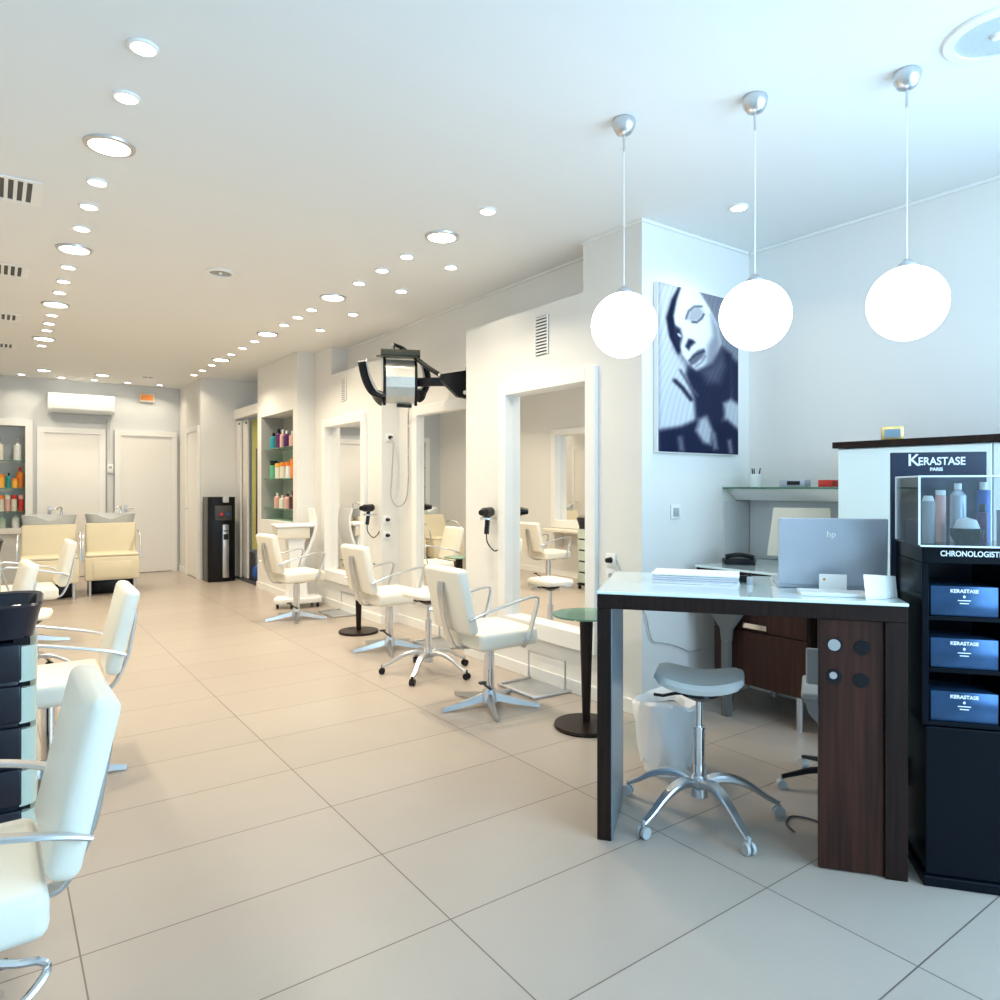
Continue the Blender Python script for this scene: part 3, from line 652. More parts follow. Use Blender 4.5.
# ------------------------------------------------------------------ poster on the column
import colorsys
def poster():
    def seg_d(px, py, ax, ay, bx, by):
        dx, dy = bx-ax, by-ay; l = dx*dx+dy*dy
        k = 0 if l == 0 else max(0, min(1, ((px-ax)*dx+(py-ay)*dy)/l))
        return math.hypot(px-ax-k*dx, py-ay-k*dy)
    def poly(px, py, P, soft):
        ins = False; dm = 1e9; n = len(P)
        for i in range(n):
            ax, ay = P[i]; bx, by = P[(i+1) % n]
            dm = min(dm, seg_d(px, py, ax, ay, bx, by))
            if (ay > py) != (by > py) and px < (bx-ax)*(py-ay)/(by-ay)+ax: ins = not ins
        s = dm if ins else -dm
        soft = soft*1.3+2; k = max(0, min(1, (s+soft)/(2*soft))); return k*k*(3-2*k)
    def stroke(px, py, P, w, soft):
        dm = min(seg_d(px, py, *P[i], *P[i+1]) for i in range(len(P)-1))
        k = max(0, min(1, (w+soft-dm)/(2*soft))); return k*k*(3-2*k)
    layers = [
        ('p', [(92, 80), (200, 90), (140, 240), (160, 400), (240, 520), (270, 640), (255, 780), (92, 780)], 14, 0.83),
        ('p', [(275, 110), (490, 160), (490, 480), (430, 470), (390, 330), (330, 200)], 10, 0.52),
        ('p', [(190, 85), (150, 160), (126, 250), (140, 340), (180, 425), (200, 400), (175, 330), (165, 250), (180, 170), (215, 100)], 5, 0.06),
        ('p', [(195, 95), (275, 112), (330, 200), (372, 280), (388, 370), (360, 470), (320, 540), (262, 500), (232, 470), (200, 425), (172, 330), (160, 240), (175, 160)], 5, 0.95),
        ('p', [(335, 230), (372, 290), (388, 370), (372, 430), (350, 480), (310, 470), (320, 380), (345, 330)], 16, 0.60),
        ('p', [(222, 255), (235, 210), (275, 190), (300, 215), (290, 250), (250, 268)], 9, 0.70),
        ('s', [(216, 252), (228, 215), (255, 192), (292, 190)], 4, 5, 0.25),
        ('s', [(245, 268), (268, 268), (292, 248), (302, 228)], 4, 4, 0.10),
        ('p', [(165, 285), (190, 300), (200, 340), (185, 400), (160, 350)], 7, 0.14),
        ('s', [(182, 328), (190, 336)], 5, 4, 0.90),
        ('p', [(212, 385), (228, 348), (248, 352), (262, 365), (240, 385), (230, 405)], 5, 0.14),
        ('p', [(228, 455), (245, 425), (272, 402), (302, 392), (310, 412), (292, 440), (262, 468), (238, 480)], 4, 0.42),
        ('s', [(230, 452), (262, 425), (304, 405)], 3, 3, 0.08),
        ('s', [(262, 482), (290, 462), (308, 430)], 4, 7, 0.45),
        ('p', [(265, 500), (345, 465), (392, 385), (440, 420), (445, 560), (440, 660), (385, 760), (400, 905), (300, 905), (262, 720), (255, 640), (215, 520), (225, 480)], 12, 0.13),
        ('p', [(290, 505), (350, 470), (395, 400), (410, 480), (380, 560), (320, 560)], 22, 0.33),
        ('s', [(165, 550), (200, 585), (240, 640)], 9, 10, 0.12),
        ('s', [(190, 500), (225, 560), (270, 620)], 5, 9, 0.35),
        ('p', [(430, 430), (490, 470), (490, 660), (440, 660)], 14, 0.14),
        ('p', [(400, 660), (440, 640), (490, 680), (490, 810), (450, 800), (415, 760)], 12, 0.76),
        ('p', [(92, 790), (190, 770), (260, 740), (330, 760), (420, 740), (490, 800), (490, 930), (92, 930)], 12, 0.10),
        ('p', [(262, 790), (280, 735), (315, 720), (345, 790), (335, 860), (300, 850)], 12, 0.72),
        ('p', [(335, 800), (360, 800), (372, 880), (350, 885)], 9, 0.5),
        ('p', [(178, 820), (200, 815), (210, 890), (185, 890)], 9, 0.42),
        ('p', [(420, 840), (440, 835), (450, 905), (430, 905)], 8, 0.5),
    ]
    NXg, NZg = 74, 132; x0, x1, z0, z1 = 3.305, 4.105, 1.615, 2.655
    bm = bmesh.new(); vs = []; cols = []
    rnd = random.Random(2)
    for j in range(NZg+1):
        for i in range(NXg+1):
            s, tt = i/NXg, j/NZg
            px = 92+385*s; top = 80+(px-92)*0.22; bot = 888+(px-92)*0.06; py = top+tt*(bot-top)
            L = 0.55
            for l in layers:
                k = poly(px, py, l[1], l[2]) if l[0] == 'p' else stroke(px, py, l[1], l[2], l[3])
                if k > 0: L += (l[-1]-L)*k
            infc = poly(px, py, layers[3][1], 6)
            st = 0.6*math.sin(px*0.27+py*0.09+3*math.sin(py*0.013))+0.4*math.sin(px*0.61-py*0.13)
            L += (1-infc)*0.045*st*(0.4+L)
            L = max(0.02, min(1, L)); lo = (0.002, 0.006, 0.026); hi = (0.84, 0.90, 0.96)
            f = L**2.3
            c = [lo[q]+(hi[q]-lo[q])*f for q in range(3)]; c[2] = min(1, c[2]+0.05*L*(1-L)*2)
            vs.append(bm.verts.new((x0+(x1-x0)*s, 2.9195, z1-(z1-z0)*tt))); cols.append((*c, 1))
    for j in range(NZg):
        for i in range(NXg):
            a = j*(NXg+1)+i; bm.faces.new((vs[a], vs[a+NXg+1], vs[a+NXg+2], vs[a+1]))
    me = bpy.data.meshes.new('print'); bm.to_mesh(me); bm.free()
    at = me.color_attributes.new('print', 'FLOAT_COLOR', 'POINT')
    for i, c in enumerate(cols): at.data[i].color = c
    m = bpy.data.materials.new('photo_print'); m.use_nodes = True; nt = m.node_tree
    an = nt.nodes.new('ShaderNodeVertexColor'); an.layer_name = 'print'
    nt.links.new(an.outputs[0], nt.nodes['Principled BSDF'].inputs['Base Color']); nt.nodes['Principled BSDF'].inputs['Roughness'].default_value = 0.4; nt.nodes['Principled BSDF'].inputs['Specular IOR Level'].default_value = 0.12
    me.materials.append(m)
    t = thing('wall_poster', 'tall black and white poster of a long-haired woman on the column', 'poster', (0, 0, 0))
    G().box(3.30, 4.11, 2.921, 2.955, 1.610, 2.660, 0.002, 1).make('panel', M_TRIM, t)
    o = bpy.data.objects.new('photo_print', me); COL.objects.link(o); o.parent = t
poster()
t = thing('light_switch', 'grey light switch on the poster column below the poster', 'switch', (3.50, 2.956, 1.24))
G().box(-0.045, 0.045, -0.010, -0.001, -0.045, 0.045, 0.003).make('plate', M_WHITE, t)
G().box(-0.026, 0.026, -0.014, -0.0102, -0.030, 0.024, 0.002).make('rocker', M_GREYP, t)

# ------------------------------------------------------------------ wall sockets, wires, dryers, vents
def socket(name_label, x, y, z, face, plug=True, m=M_WHITE, gap=0.001):
    """face '-x' or '-y'"""
    rz = 0 if face == '-y' else -PI/2
    t = thing('wall_socket', name_label, 'socket', (x, y, z), rz)
    G().box(-0.042, 0.042, -0.010, -gap, -0.042, 0.042, 0.003).make('plate', m, t)
    if plug: G().cyl((0, -0.0102, 0), (0, -0.045, 0), 0.020, 0.015).make('plug', M_BLACK, t)
    else: G().cyl((0, -0.0102, 0), (0, -0.0115, 0), 0.019).make('outlet', M_GREYP, t)
    return t
socket('wall socket with black plug above the back of the desk by the near mirror', 3.2, 3.215, 0.93, '-x')
socket('wall socket without plug below another socket beside the near mirror frame', 3.2, 3.215, 0.83, '-x', False)
socket('white socket with black plug high up under the hair processor', 3.29, 6.491, 1.90, '-y')
socket('upper of two black-plugged sockets on the panel side below the hanging cord', 3.26, 6.491, 1.06, '-y')
socket('lower of two black-plugged sockets on the panel side below the hanging cord', 3.26, 6.491, 0.90, '-y')
tag(G().tube(smooth_path([(3.20, 3.17, 0.93), (3.188, 3.14, 0.90), (3.19, 3.10, 0.80), (3.188, 3.05, 0.70), (3.183, 2.96, 0.66)], 5), 0.004).make('power_cable', M_GREYP), 'grey power cable hanging from the socket behind the desk corner', 'cable')
tag(G().tube(smooth_path([(3.19, 2.945, 0.66), (3.22, 2.94, 0.60), (3.27, 2.94, 0.46), (3.36, 2.94, 0.43), (3.47, 2.94, 0.40), (3.55, 2.94, 0.37), (3.63, 2.94, 0.34), (3.74, 2.94, 0.34)], 5), 0.004).make('wall_cable', M_GREYP), 'thin grey wire sagging across the column under the desk', 'cable')
def louvre(label, y0, y1, z0, z1):
    t = thing('wall_vent', label, 'vent', (3.2, 0, 0))
    G().box(-0.004, -0.001, y0, y1, z0, z1).make('backing', M_DGREY if y0 < 5 else M_SPK, t, smooth=False)
    g = G(); n = 12
    for i in range(n):
        z = z0+(i+0.5)*(z1-z0)/n
        g.box(-0.012, -0.0042, y0+0.008, y1-0.008, z-0.006, z+0.005)
    g.box(-0.014, -0.0042, y0, y0+0.008, z0, z1).box(-0.014, -0.0042, y1-0.008, y1, z0, z1)
    g.make('louvres', M_TRIM, t, smooth=False)
louvre('white louvred vent above the nearest mirror', 3.84, 3.985, 2.345, 2.625)
louvre('narrow louvred vent above the farthest mirror', 7.36, 7.50, 2.36, 2.62)

def dryer(label, loc, rotz, m=M_BLACK):
    t = thing('hair_dryer', label, 'hair dryer', loc, rotz, 'black hair dryers')
    G().cyl((-0.06, 0, 0.0), (0.06, 0, 0.0), 0.040, 0.036).sph((-0.062, 0, 0), 0.039, (0.6, 1, 1)).make('barrel', m, t)
    G().cyl((0.058, 0, 0), (0.115, 0, 0), 0.034, 0.022).make('nozzle', m, t)
    G().bar([(-0.01, 0, -0.03), (-0.005, 0, -0.09), (0.012, 0, -0.17)], 0.036, 0.030, up=(1, 0, 0)).make('grip', m, t)
    G().tube(smooth_path([(0.012, 0, -0.17), (0.02, 0.015, -0.24), (0.0, 0.07, -0.30), (-0.06, 0.10, -0.24), (-0.12, 0.09, -0.10), (-0.14, 0.06, 0.0)], 6), 0.005).make('cable', m, t)
    return t
def holder(label, loc, L, rotz):
    t = thing('dryer_holder', label, 'holder', loc, rotz)
    G().tube([(0, 0, 0), (-L*0.6, 0, 0), (-L, 0, 0.0)], 0.008).make('arm', M_CHROME, t)
    G().lathe([(0.049, -0.008), (0.053, -0.008), (0.053, 0.008), (0.049, 0.008), (0.049, -0.008)], (-L-0.052, 0, 0)).make('ring', M_CHROME, t)
    return t
dryer('black hair dryer hanging beside the nearest mirror, nozzle down over its holder', (3.11, 4.48, 1.20), math.radians(212))
holder('chrome ring holder below the hair dryer by the nearest mirror', (3.199, 4.48, 1.15), 0.04, 0)
dryer('black hair dryer hanging next to the farthest mirror', (3.10, 6.60, 1.18), math.radians(208))
holder('chrome ring holder of the hair dryer by the farthest mirror', (3.199, 6.60, 1.11), 0.04, 0)

# swivelling hair processor on a wall arm
HP = (2.93, 5.58, 0)
yaw = math.radians(-24)
t = thing('hair_processor', 'black and silver swing-arm hair processor mounted high beside the recessed mirror', 'hair processor', (2.93, 5.58, 2.33), yaw)
def wl(x, y, z):  # world to processor space
    dx, dy = x-2.93, y-5.58; c, s = math.cos(-yaw), math.sin(-yaw)
    return (dx*c-dy*s, dx*s+dy*c, z-2.33)
g = G()
prof = [(-0.045, 0.185), (-0.075, 0.11), (-0.09, 0.03), (-0.085, -0.06), (-0.06, -0.14), (-0.03, -0.20)]
for (a, za), (b, zb) in zip(prof, prof[1:]):
    poly_ = [(a-0.012, za), (b-0.012, zb), (b+0.012, zb+0.003), (a+0.012, za)]
    g.prism([(p[0], p[1]) for p in poly_], -0.125, 0.125, M=Matrix(((0, 0, 1, 0), (1, 0, 0, 0), (0, 1, 0, 0), (0, 0, 0, 1))))
g.make('centre_panel', mat('reflector', (0.62, 0.60, 0.55), 0.3, 0.8, noise=0.15, nscale=9), t, smooth=False)
for s in (-1, 1):
    pts = [(s*0.137, -0.045+0.012, 0.19), (s*0.137, -0.08, 0.08), (s*0.137, -0.085, -0.04), (s*0.137, -0.03, -0.21)]
    G().bar(smooth_path(pts, 4), 0.024, 0.05, up=(0, 1, 0)).make('side_rail', M_BLACK, t)
G().bar([(-0.17, -0.06, 0.235), (0.17, -0.06, 0.235)], 0.12, 0.07).bar([(-0.21, -0.10, 0.202), (0.15, -0.10, 0.202)], 0.06, 0.012).make('top_hood', mat('dark_hood', (0.035, 0.038, 0.03), 0.25, noise=0.1), t)
for s in (-1, 1):
    pts = smooth_path([(s*0.14, -0.03, -0.17), (s*0.23, -0.02, -0.10), (s*0.30, -0.06, 0.03), (s*0.33, -0.10, 0.16)] if s < 0 else [(s*0.16, 0.02, -0.12), (s*0.22, 0.05, -0.08), (s*0.25, 0.04, 0.04), (s*0.22, 0.0, 0.16)], 5)
    wg = G().bar(pts, 0.16 if s < 0 else 0.12, 0.070 if s < 0 else 0.05, up=(s, 0, 0.2)).make('wing', M_BLACK, t)
    G().bar([(p[0]-s*0.036, p[1]-0.02, p[2]+0.004) for p in pts[3:]], 0.13 if s < 0 else 0.09, 0.008, up=(s, 0, 0.2)).make('wing_lining', M_GREYP, wg)
G().bar([(-0.03, -0.04, -0.215), (0.10, -0.04, -0.22)], 0.06, 0.03).make('lower_housing', M_BLACK, t)
# arm from the bracket to the head
A0 = wl(3.38, 5.17, 2.30); A1 = wl(3.02, 5.40, 2.33)
G().bar([wl(3.30, 5.14, 2.31), wl(3.10, 5.30, 2.31), (0.10, 0.03, 0.0)], 0.05, 0.075).make('arm', M_BLACK, t)
G().tube([wl(3.27, 5.09, 2.24), wl(3.08, 5.30, 2.42), (0.02, 0.0, 0.30)], 0.020).tube([(0.02, 0, 0.30), (-0.05, 0, 0.33), (-0.06, -0.01, 0.26)], 0.02).make('link_rod', M_SATIN if False else M_BLACK, t)
G().tube([wl(3.235, 5.09, 2.245), wl(3.12, 5.22, 2.37)], 0.018).make('gas_strut', M_CHROME, t)
G().box(-0.10, 0.0, -0.05, 0.05, -0.15, 0.13, 0.006, M=Matrix.Translation(wl(3.399, 5.03, 2.30)) @ Matrix.Rotation(-yaw, 4, 'Z')).prism([(-0.20, -0.13), (-0.09, -0.14), (-0.09, 0.11), (-0.36, 0.05), (-0.36, -0.01)], -0.02, 0.02, M=Matrix.Translation(wl(3.399, 5.05, 2.29)) @ Matrix.Rotation(-yaw, 4, 'Z') @ Matrix.Rotation(PI/2, 4, 'X')).make('bracket', M_BLACK, t)
G().cyl(wl(3.26, 5.03, 2.20), wl(3.26, 5.015, 2.20), 0.018).make('pivot_cap', M_WHITE, t)
# its flex hanging down to the socket
tag(G().tube(smooth_path([(3.29, 6.452, 1.895), (3.29, 6.41, 1.80), (3.28, 6.42, 1.50), (3.27, 6.42, 1.30), (3.32, 6.38, 1.20), (3.37, 6.30, 1.25), (3.375, 6.25, 1.45), (3.375, 6.25, 1.80), (3.36, 6.22, 2.10), (3.05, 5.62, 2.14)], 7), 0.007).make('looped_cable', M_GREYP), 'long grey cord looping down the wall from the hair processor', 'cable')

# ------------------------------------------------------------------ sideboard behind the desk
t = thing('sideboard', 'dark brown drawer sideboard with glass top against the reception wall', 'sideboard', (3.70, 0, 0))
G().box(0.0, 0.56, 2.17, 2.80, 0.20, 0.86, 0.002, 1).make('body', M_WENGE, t)
dr = G().box(-0.018, -0.001, 2.175, 2.795, 0.535, 0.855, 0.002, 1).make('drawer', M_WENGE2, t)
G().box(-0.030, -0.0185, 2.42, 2.58, 0.548, 0.580, 0.002, 1).make('handle', M_CHROME, dr)
dr = G().box(-0.018, -0.001, 2.175, 2.795, 0.205, 0.527, 0.002, 1).make('drawer', M_WENGE2, t)
G().box(-0.11, 0.565, 2.02, 2.86, 0.862, 0.893, 0.002, 1).make('carcass_top', M_WENGE, t)
G().box(-0.12, 0.57, 2.01, 2.865, 0.8935, 0.907, 0.002, 1).make('glass_top', M_WGLASS, t)
for y in (2.25, 2.72):
    for x in (0.04, 0.52): G().cyl((x, y, 0.0), (x, y, 0.20), 0.020).make('leg', M_SATIN, t)
G().sweep([(-0.07, 2.665, 0.46), (-0.07, 2.665, 0.53), (-0.07, 2.665, 0.68), (-0.07, 2.665, 0.858)], [(-0.10, -0.03), (0.10, -0.03), (0.10, 0.03), (-0.10, 0.03)], up=(1, 0, 0), scales=[0.33, 0.40, 1.35, 1.6]).box(-0.09, -0.05, 2.642, 2.688, 0.0, 0.46).make('support_column', mat('column_grey', (0.13, 0.135, 0.13), 0.5, noise=0.05), t)

tw = thing('tall_cabinet', 'tall glossy white cabinet with dark wooden top slab behind the display stand', 'cabinet', (3.66, 0, 0))
G().box(0.0, 0.60, 0.55, 1.98, 0.0, 1.60, 0.002, 1).make('body', M_WHITE, tw)
G().box(-0.014, -0.001, 0.56, 1.26, 0.02, 1.595, 0.002, 1).make('door', M_WGLASS, tw)
G().box(-0.014, -0.001, 1.266, 1.975, 0.02, 1.595, 0.002, 1).make('door', M_WGLASS, tw)
G().box(-0.03, 0.61, 0.50, 2.0, 1.602, 1.635, 0.002, 1).make('top_slab', M_WENGE, tw)
t = thing('desk_clock', 'small gold-framed clock standing on the dark slab of the white cabinet', 'clock', (3.74, 1.74, 1.636), math.radians(-60))
G().box(-0.05, 0.05, 0, 0.035, 0, 0.072, 0.004).make('case', M_GOLD, t)
G().box(-0.036, 0.036, -0.002, -0.0002, 0.016, 0.058).make('display', mat('lcd', (0.22, 0.32, 0.40), 0.3, noise=0.1), t, smooth=False)

# glass shelf with cornice
t = thing('wall_shelf', 'glass shelf with a white cornice above the sideboard', 'shelf', (0, 0, 0))
G().box(3.98, XR-0.001, 2.05, 2.955, 1.384, 1.396, 0.001, 1).make('glass_plate', M_GREENGLASS, t)
G().prism([(0, 0), (-0.24, 0), (-0.22, -0.02), (-0.20, -0.04), (-0.17, -0.055), (-0.15, -0.075), (0, -0.075)], 0, 0.90, M=Matrix(((1, 0, 0, XR-0.001), (0, 0, 1, 2.055), (0, 1, 0, 1.383), (0, 0, 0, 1)))).make('cornice', M_TRIM, t)
sbox('trim_7', M_GREY, XR-0.012, XR-0.001, 2.0, 2.94, 0.91, 1.30)
sbox('trim_8', M_GREY, 3.98, XR-0.013, 2.944, 2.956, 0.91, 1.30)
t = thing('pen_cup', 'white cup holding dark pens on the glass shelf', 'cup', (4.12, 2.80, 1.397))
G().lathe([(0, 0), (0.036, 0), (0.044, 0.085), (0.040, 0.085), (0.033, 0.006), (0, 0.006)]).make('cup', M_WHITE, t)
for i, (dx, dy) in enumerate(((0.01, 0.01), (-0.015, 0.0), (0.0, -0.018))):
    tag(G().tube([(4.12+dx*0.8, 2.80+dy*0.8, 1.405), (4.12+dx*2.2, 2.80+dy*2.2, 1.52)], 0.004).make('pen', M_BLACK), 'dark pen sticking out of the white cup on the glass shelf', 'pen', 'pens in the white cup')
t = thing('card_terminal', 'silver box-shaped device lying in the middle of the glass shelf', 'device', (4.10, 2.50, 1.397), math.radians(10))
G().box(-0.05, 0.05, -0.08, 0.08, 0, 0.045, 0.006).make('body', M_SILVER, t)
G().box(-0.0515, -0.0502, -0.05, 0.03, 0.012, 0.036).make('slot', M_BLACK, t, smooth=False)
tag(G().box(0, 0.08, 0, 0.09, 0, 0.042, 0.003).make('red_box', M_RED, None, (4.06, 2.235, 1.397)), 'small red box at the cabinet end of the glass shelf', 'box')
# phone and monitor on the sideboard
t = thing('desk_phone', 'black desk telephone on the glass top of the sideboard', 'telephone', (3.84, 2.72, 0.908), math.radians(-55))
G().prism([(-0.09, -0.07), (0.09, -0.07), (0.10, 0.05), (0.06, 0.09), (-0.08, 0.09), (-0.11, 0.02)], 0, 0.035, bev=0.008).make('body', M_BLACK, t)
G().bar(smooth_path([(-0.085, -0.03, 0.048), (0, -0.03, 0.062), (0.085, -0.03, 0.046)], 5), 0.04, 0.026).make('handset', M_BLACK, t)
t = thing('monitor', 'cream monitor seen behind the laptop on the sideboard', 'monitor', (4.02, 2.42, 0.908), math.radians(-62))
G().box(-0.10, 0.10, -0.07, 0.07, 0, 0.014, 0.004).make('foot', M_CREAM, t)
G().box(-0.03, 0.03, 0.0, 0.03, 0.014, 0.10, 0.004).make('stand', M_CREAM, t)
G().prism([(-0.19, 0), (0.19, 0), (0.17, 0.30), (-0.15, 0.30)], -0.02, 0.02, M=Matrix.Translation((0, 0, 0.06)) @ Matrix.Rotation(PI/2, 4, 'X'), bev=0.006).make('housing', M_CREAM, t)

# waste bin with bag under the desk
t = thing('waste_bin', 'waste bin lined with a white bag on the floor behind the saddle stool', 'waste bin', (2.70, 2.34, 0))
G().lathe([(0, 0), (0.105, 0), (0.135, 0.30), (0.128, 0.30), (0.10, 0.008), (0, 0.008)]).make('bin', M_WHITE, t)
bm_ = G(); seg = 40; rings = []
tb = bmesh.new(); rr = []
for j, (r, z) in enumerate([(0.118, 0.055), (0.130, 0.14), (0.140, 0.22), (0.150, 0.29), (0.155, 0.335), (0.146, 0.350), (0.125, 0.325), (0.118, 0.29)]):
    rg = []
    for i in range(seg):
        a = 2*PI*i/seg; w = 0.008*math.sin(5*a+j*0.9)+0.005*math.sin(11*a-j*1.3)
        rg.append(tb.verts.new(((r+w)*math.cos(a), (r+w)*math.sin(a), z+0.018*math.sin(2*a+0.5)*(1 if j > 2 else 0.2)+(0.02*math.sin(7*a) if j == 0 else 0))))
    rr.append(rg)
for a, b in zip(rr, rr[1:]):
    for i in range(seg): tb.faces.new((a[i], a[(i+1) % seg], b[(i+1) % seg], b[i]))
bm_._in(tb, None); bm_.make('bag', M_BAG, t)

# grey office chair mostly hidden behind the desk's drawer block
t = thing('office_chair', 'grey swivel chair half hidden behind the drawer block of the desk', 'chair', (3.17, 1.70, 0), math.radians(120))
G().sweep([(0, 0, 0.20), (0, 0, 0.28), (0, 0, 0.38), (0, 0, 0.44)], [(-0.14, -0.14), (0.14, -0.14), (0.14, 0.14), (-0.14, 0.14)], up=(1, 0, 0), scales=[0.3, 0.5, 1.0, 1.12]).make('seat_shell', M_GREYP, t)
G().box(-0.17, 0.17, -0.17, 0.17, 0.441, 0.475, 0.014, 3).make('seat_pad', M_GREYP, t)
G().box(-0.15, 0.15, 0.165, 0.19, 0.52, 0.68, 0.010, 3).box(-0.02, 0.02, 0.17, 0.185, 0.42, 0.54, 0.003).make('backrest', M_GREYP, t)
G().cyl((0, 0, 0.06), (0, 0, 0.22), 0.022).make('column', M_BLACK, t)
for k in range(5):
    a = math.radians(20+72*k); c, s = math.cos(a), math.sin(a)
    G().bar([(c*0.02, s*0.02, 0.10), (c*0.15, s*0.15, 0.085), (c*0.27, s*0.27, 0.055)], 0.03, 0.022, scales=[1.2, 1, 0.7]).make('base_arm', M_BLACK, t)
    G().cyl((c*0.27, s*0.27, 0.02), (c*0.27, s*0.27, 0.06), 0.006).cyl((c*0.27-s*0.016, s*0.27+c*0.016, 0.022), (c*0.27+s*0.016, s*0.27-c*0.016, 0.022), 0.0215, seg=16).make('caster', M_GREYP, t)
tag(G().tube(smooth_path([(2.62, 1.60, 0.006), (2.66, 1.66, 0.006), (2.74, 1.68, 0.006), (2.78, 1.60, 0.006), (2.74, 1.52, 0.006), (2.70, 1.46, 0.006)], 6), 0.004).make('floor_cable', M_DGREY), 'dark cable curling on the floor next to the drawer block', 'cable')

# ------------------------------------------------------------------ drawer trolleys on the left
def trolley(label, loc, rotz, H):
    t = thing('drawer_trolley', label, 'trolley', loc, rotz, 'black drawer trolleys')
    w, d = 0.19, 0.20
    G().box(-w+0.02, w-0.055, -d+0.02, d-0.01, 0.09, H-0.14, 0.004).make('core', M_NAVY, t)
    z0 = 0.10; n = 5; hh = (H-0.13-z0)/n
    for i in range(n):
        dr = G().box(-w+0.01, w-0.045, -d-0.005, d-0.06, z0+i*hh+0.004, z0+(i+1)*hh-0.012, 0.008, 3).make('drawer', M_NAVY, t)
        G().box(-0.05, 0.03, -d-0.012, -d-0.0055, z0+(i+1)*hh-0.026, z0+(i+1)*hh-0.018, 0.002).make('handle', M_BLACK, dr)
    for s in (-1, 1):
        sp = G()
        for i in range(n):
            # rounded side column segment
            r = 0.052; cx = (w-0.052) if s > 0 else (-w+0.052)
            P = []
            for k in range(13):
                a = -PI/2+PI*k/12
                P.append((cx+s*r*math.cos(a), (-d+0.05 if math.sin(a) < 0 else d-0.06)+0.05*math.sin(a)))
            if s < 0: P = P[::-1]
            sp.prism(P, z0+i*hh, z0+(i+1)*hh-0.022)
        sp.make('side_column', M_MINT, t)
        G().box((w-0.07) if s > 0 else (-w+0.02), (w-0.02) if s > 0 else (-w+0.07), -d+0.03, d-0.05, 0.085, H-0.125).make('column_core', M_BLACK, t)
    # top tray with rounded rim
    def rr(hw, hd, r, z, seg=6):
        P = []
        for q, (sx, sy) in enumerate(((1, 1), (-1, 1), (-1, -1), (1, -1))):
            for k in range(seg+1):
                a = PI/2*q+PI/2*k/seg; P.append((sx*(hw-r)+r*math.cos(a), sy*(hd-r)+r*math.sin(a), z))
        return P
    rings = [rr(w-0.01, d-0.01, 0.08, H-0.125), rr(w+0.012, d+0.012, 0.09, H-0.03), rr(w+0.020, d+0.020, 0.095, H-0.008), rr(w+0.014, d+0.014, 0.09, H), rr(w-0.002, d-0.002, 0.08, H-0.006), rr(w-0.015, d-0.015, 0.07, H-0.05), rr(w-0.02, d-0.02, 0.06, H-0.06)]
    tb = bmesh.new(); vr = [[tb.verts.new(p) for p in r_] for r_ in rings]; n_ = len(vr[0])
    for a, b in zip(vr, vr[1:]):
        for i in range(n_): tb.faces.new((a[i], a[(i+1) % n_], b[(i+1) % n_], b[i]))
    tb.faces.new(vr[0][::-1]); tb.faces.new(vr[-1]); bmesh.ops.recalc_face_normals(tb, faces=tb.faces)
    gt = G(); gt._in(tb, None); gt.make('top_tray', M_NAVY, t)
    G().box(-w+0.01, w-0.01, -d+0.01, d-0.01, 0.055, 0.085, 0.01).make('base', M_BLACK, t)
    for x in (-w+0.04, w-0.04):
        for y in (-d+0.04, d-0.04): G().cyl((x-0.012, y, 0.027), (x+0.012, y, 0.027), 0.0265, seg=16).cyl((x, y, 0.03), (x, y, 0.055), 0.008).make('caster', M_BLACK, t)
    return t
tr = trolley('black drawer trolley with mint rounded sides between the two nearest left chairs', (-0.052, 3.26, 0), math.radians(-3), 0.975)
tag(G().tube([(-0.08, 3.20, 0.935), (0.02, 3.24, 0.935), (0.085, 3.26, 0.938)], 0.009).tube([(-0.06, 3.24, 0.935), (0.05, 3.20, 0.935)], 0.006).make('hair_clips', M_SATIN), 'silver hair clip lying in the tray of the nearer drawer trolley', 'hair clip')
dup(tr, 'black drawer trolley farther back on the left, beside the chair before the basins', (-0.15, 6.96, 0), math.radians(4), 'black drawer trolleys')

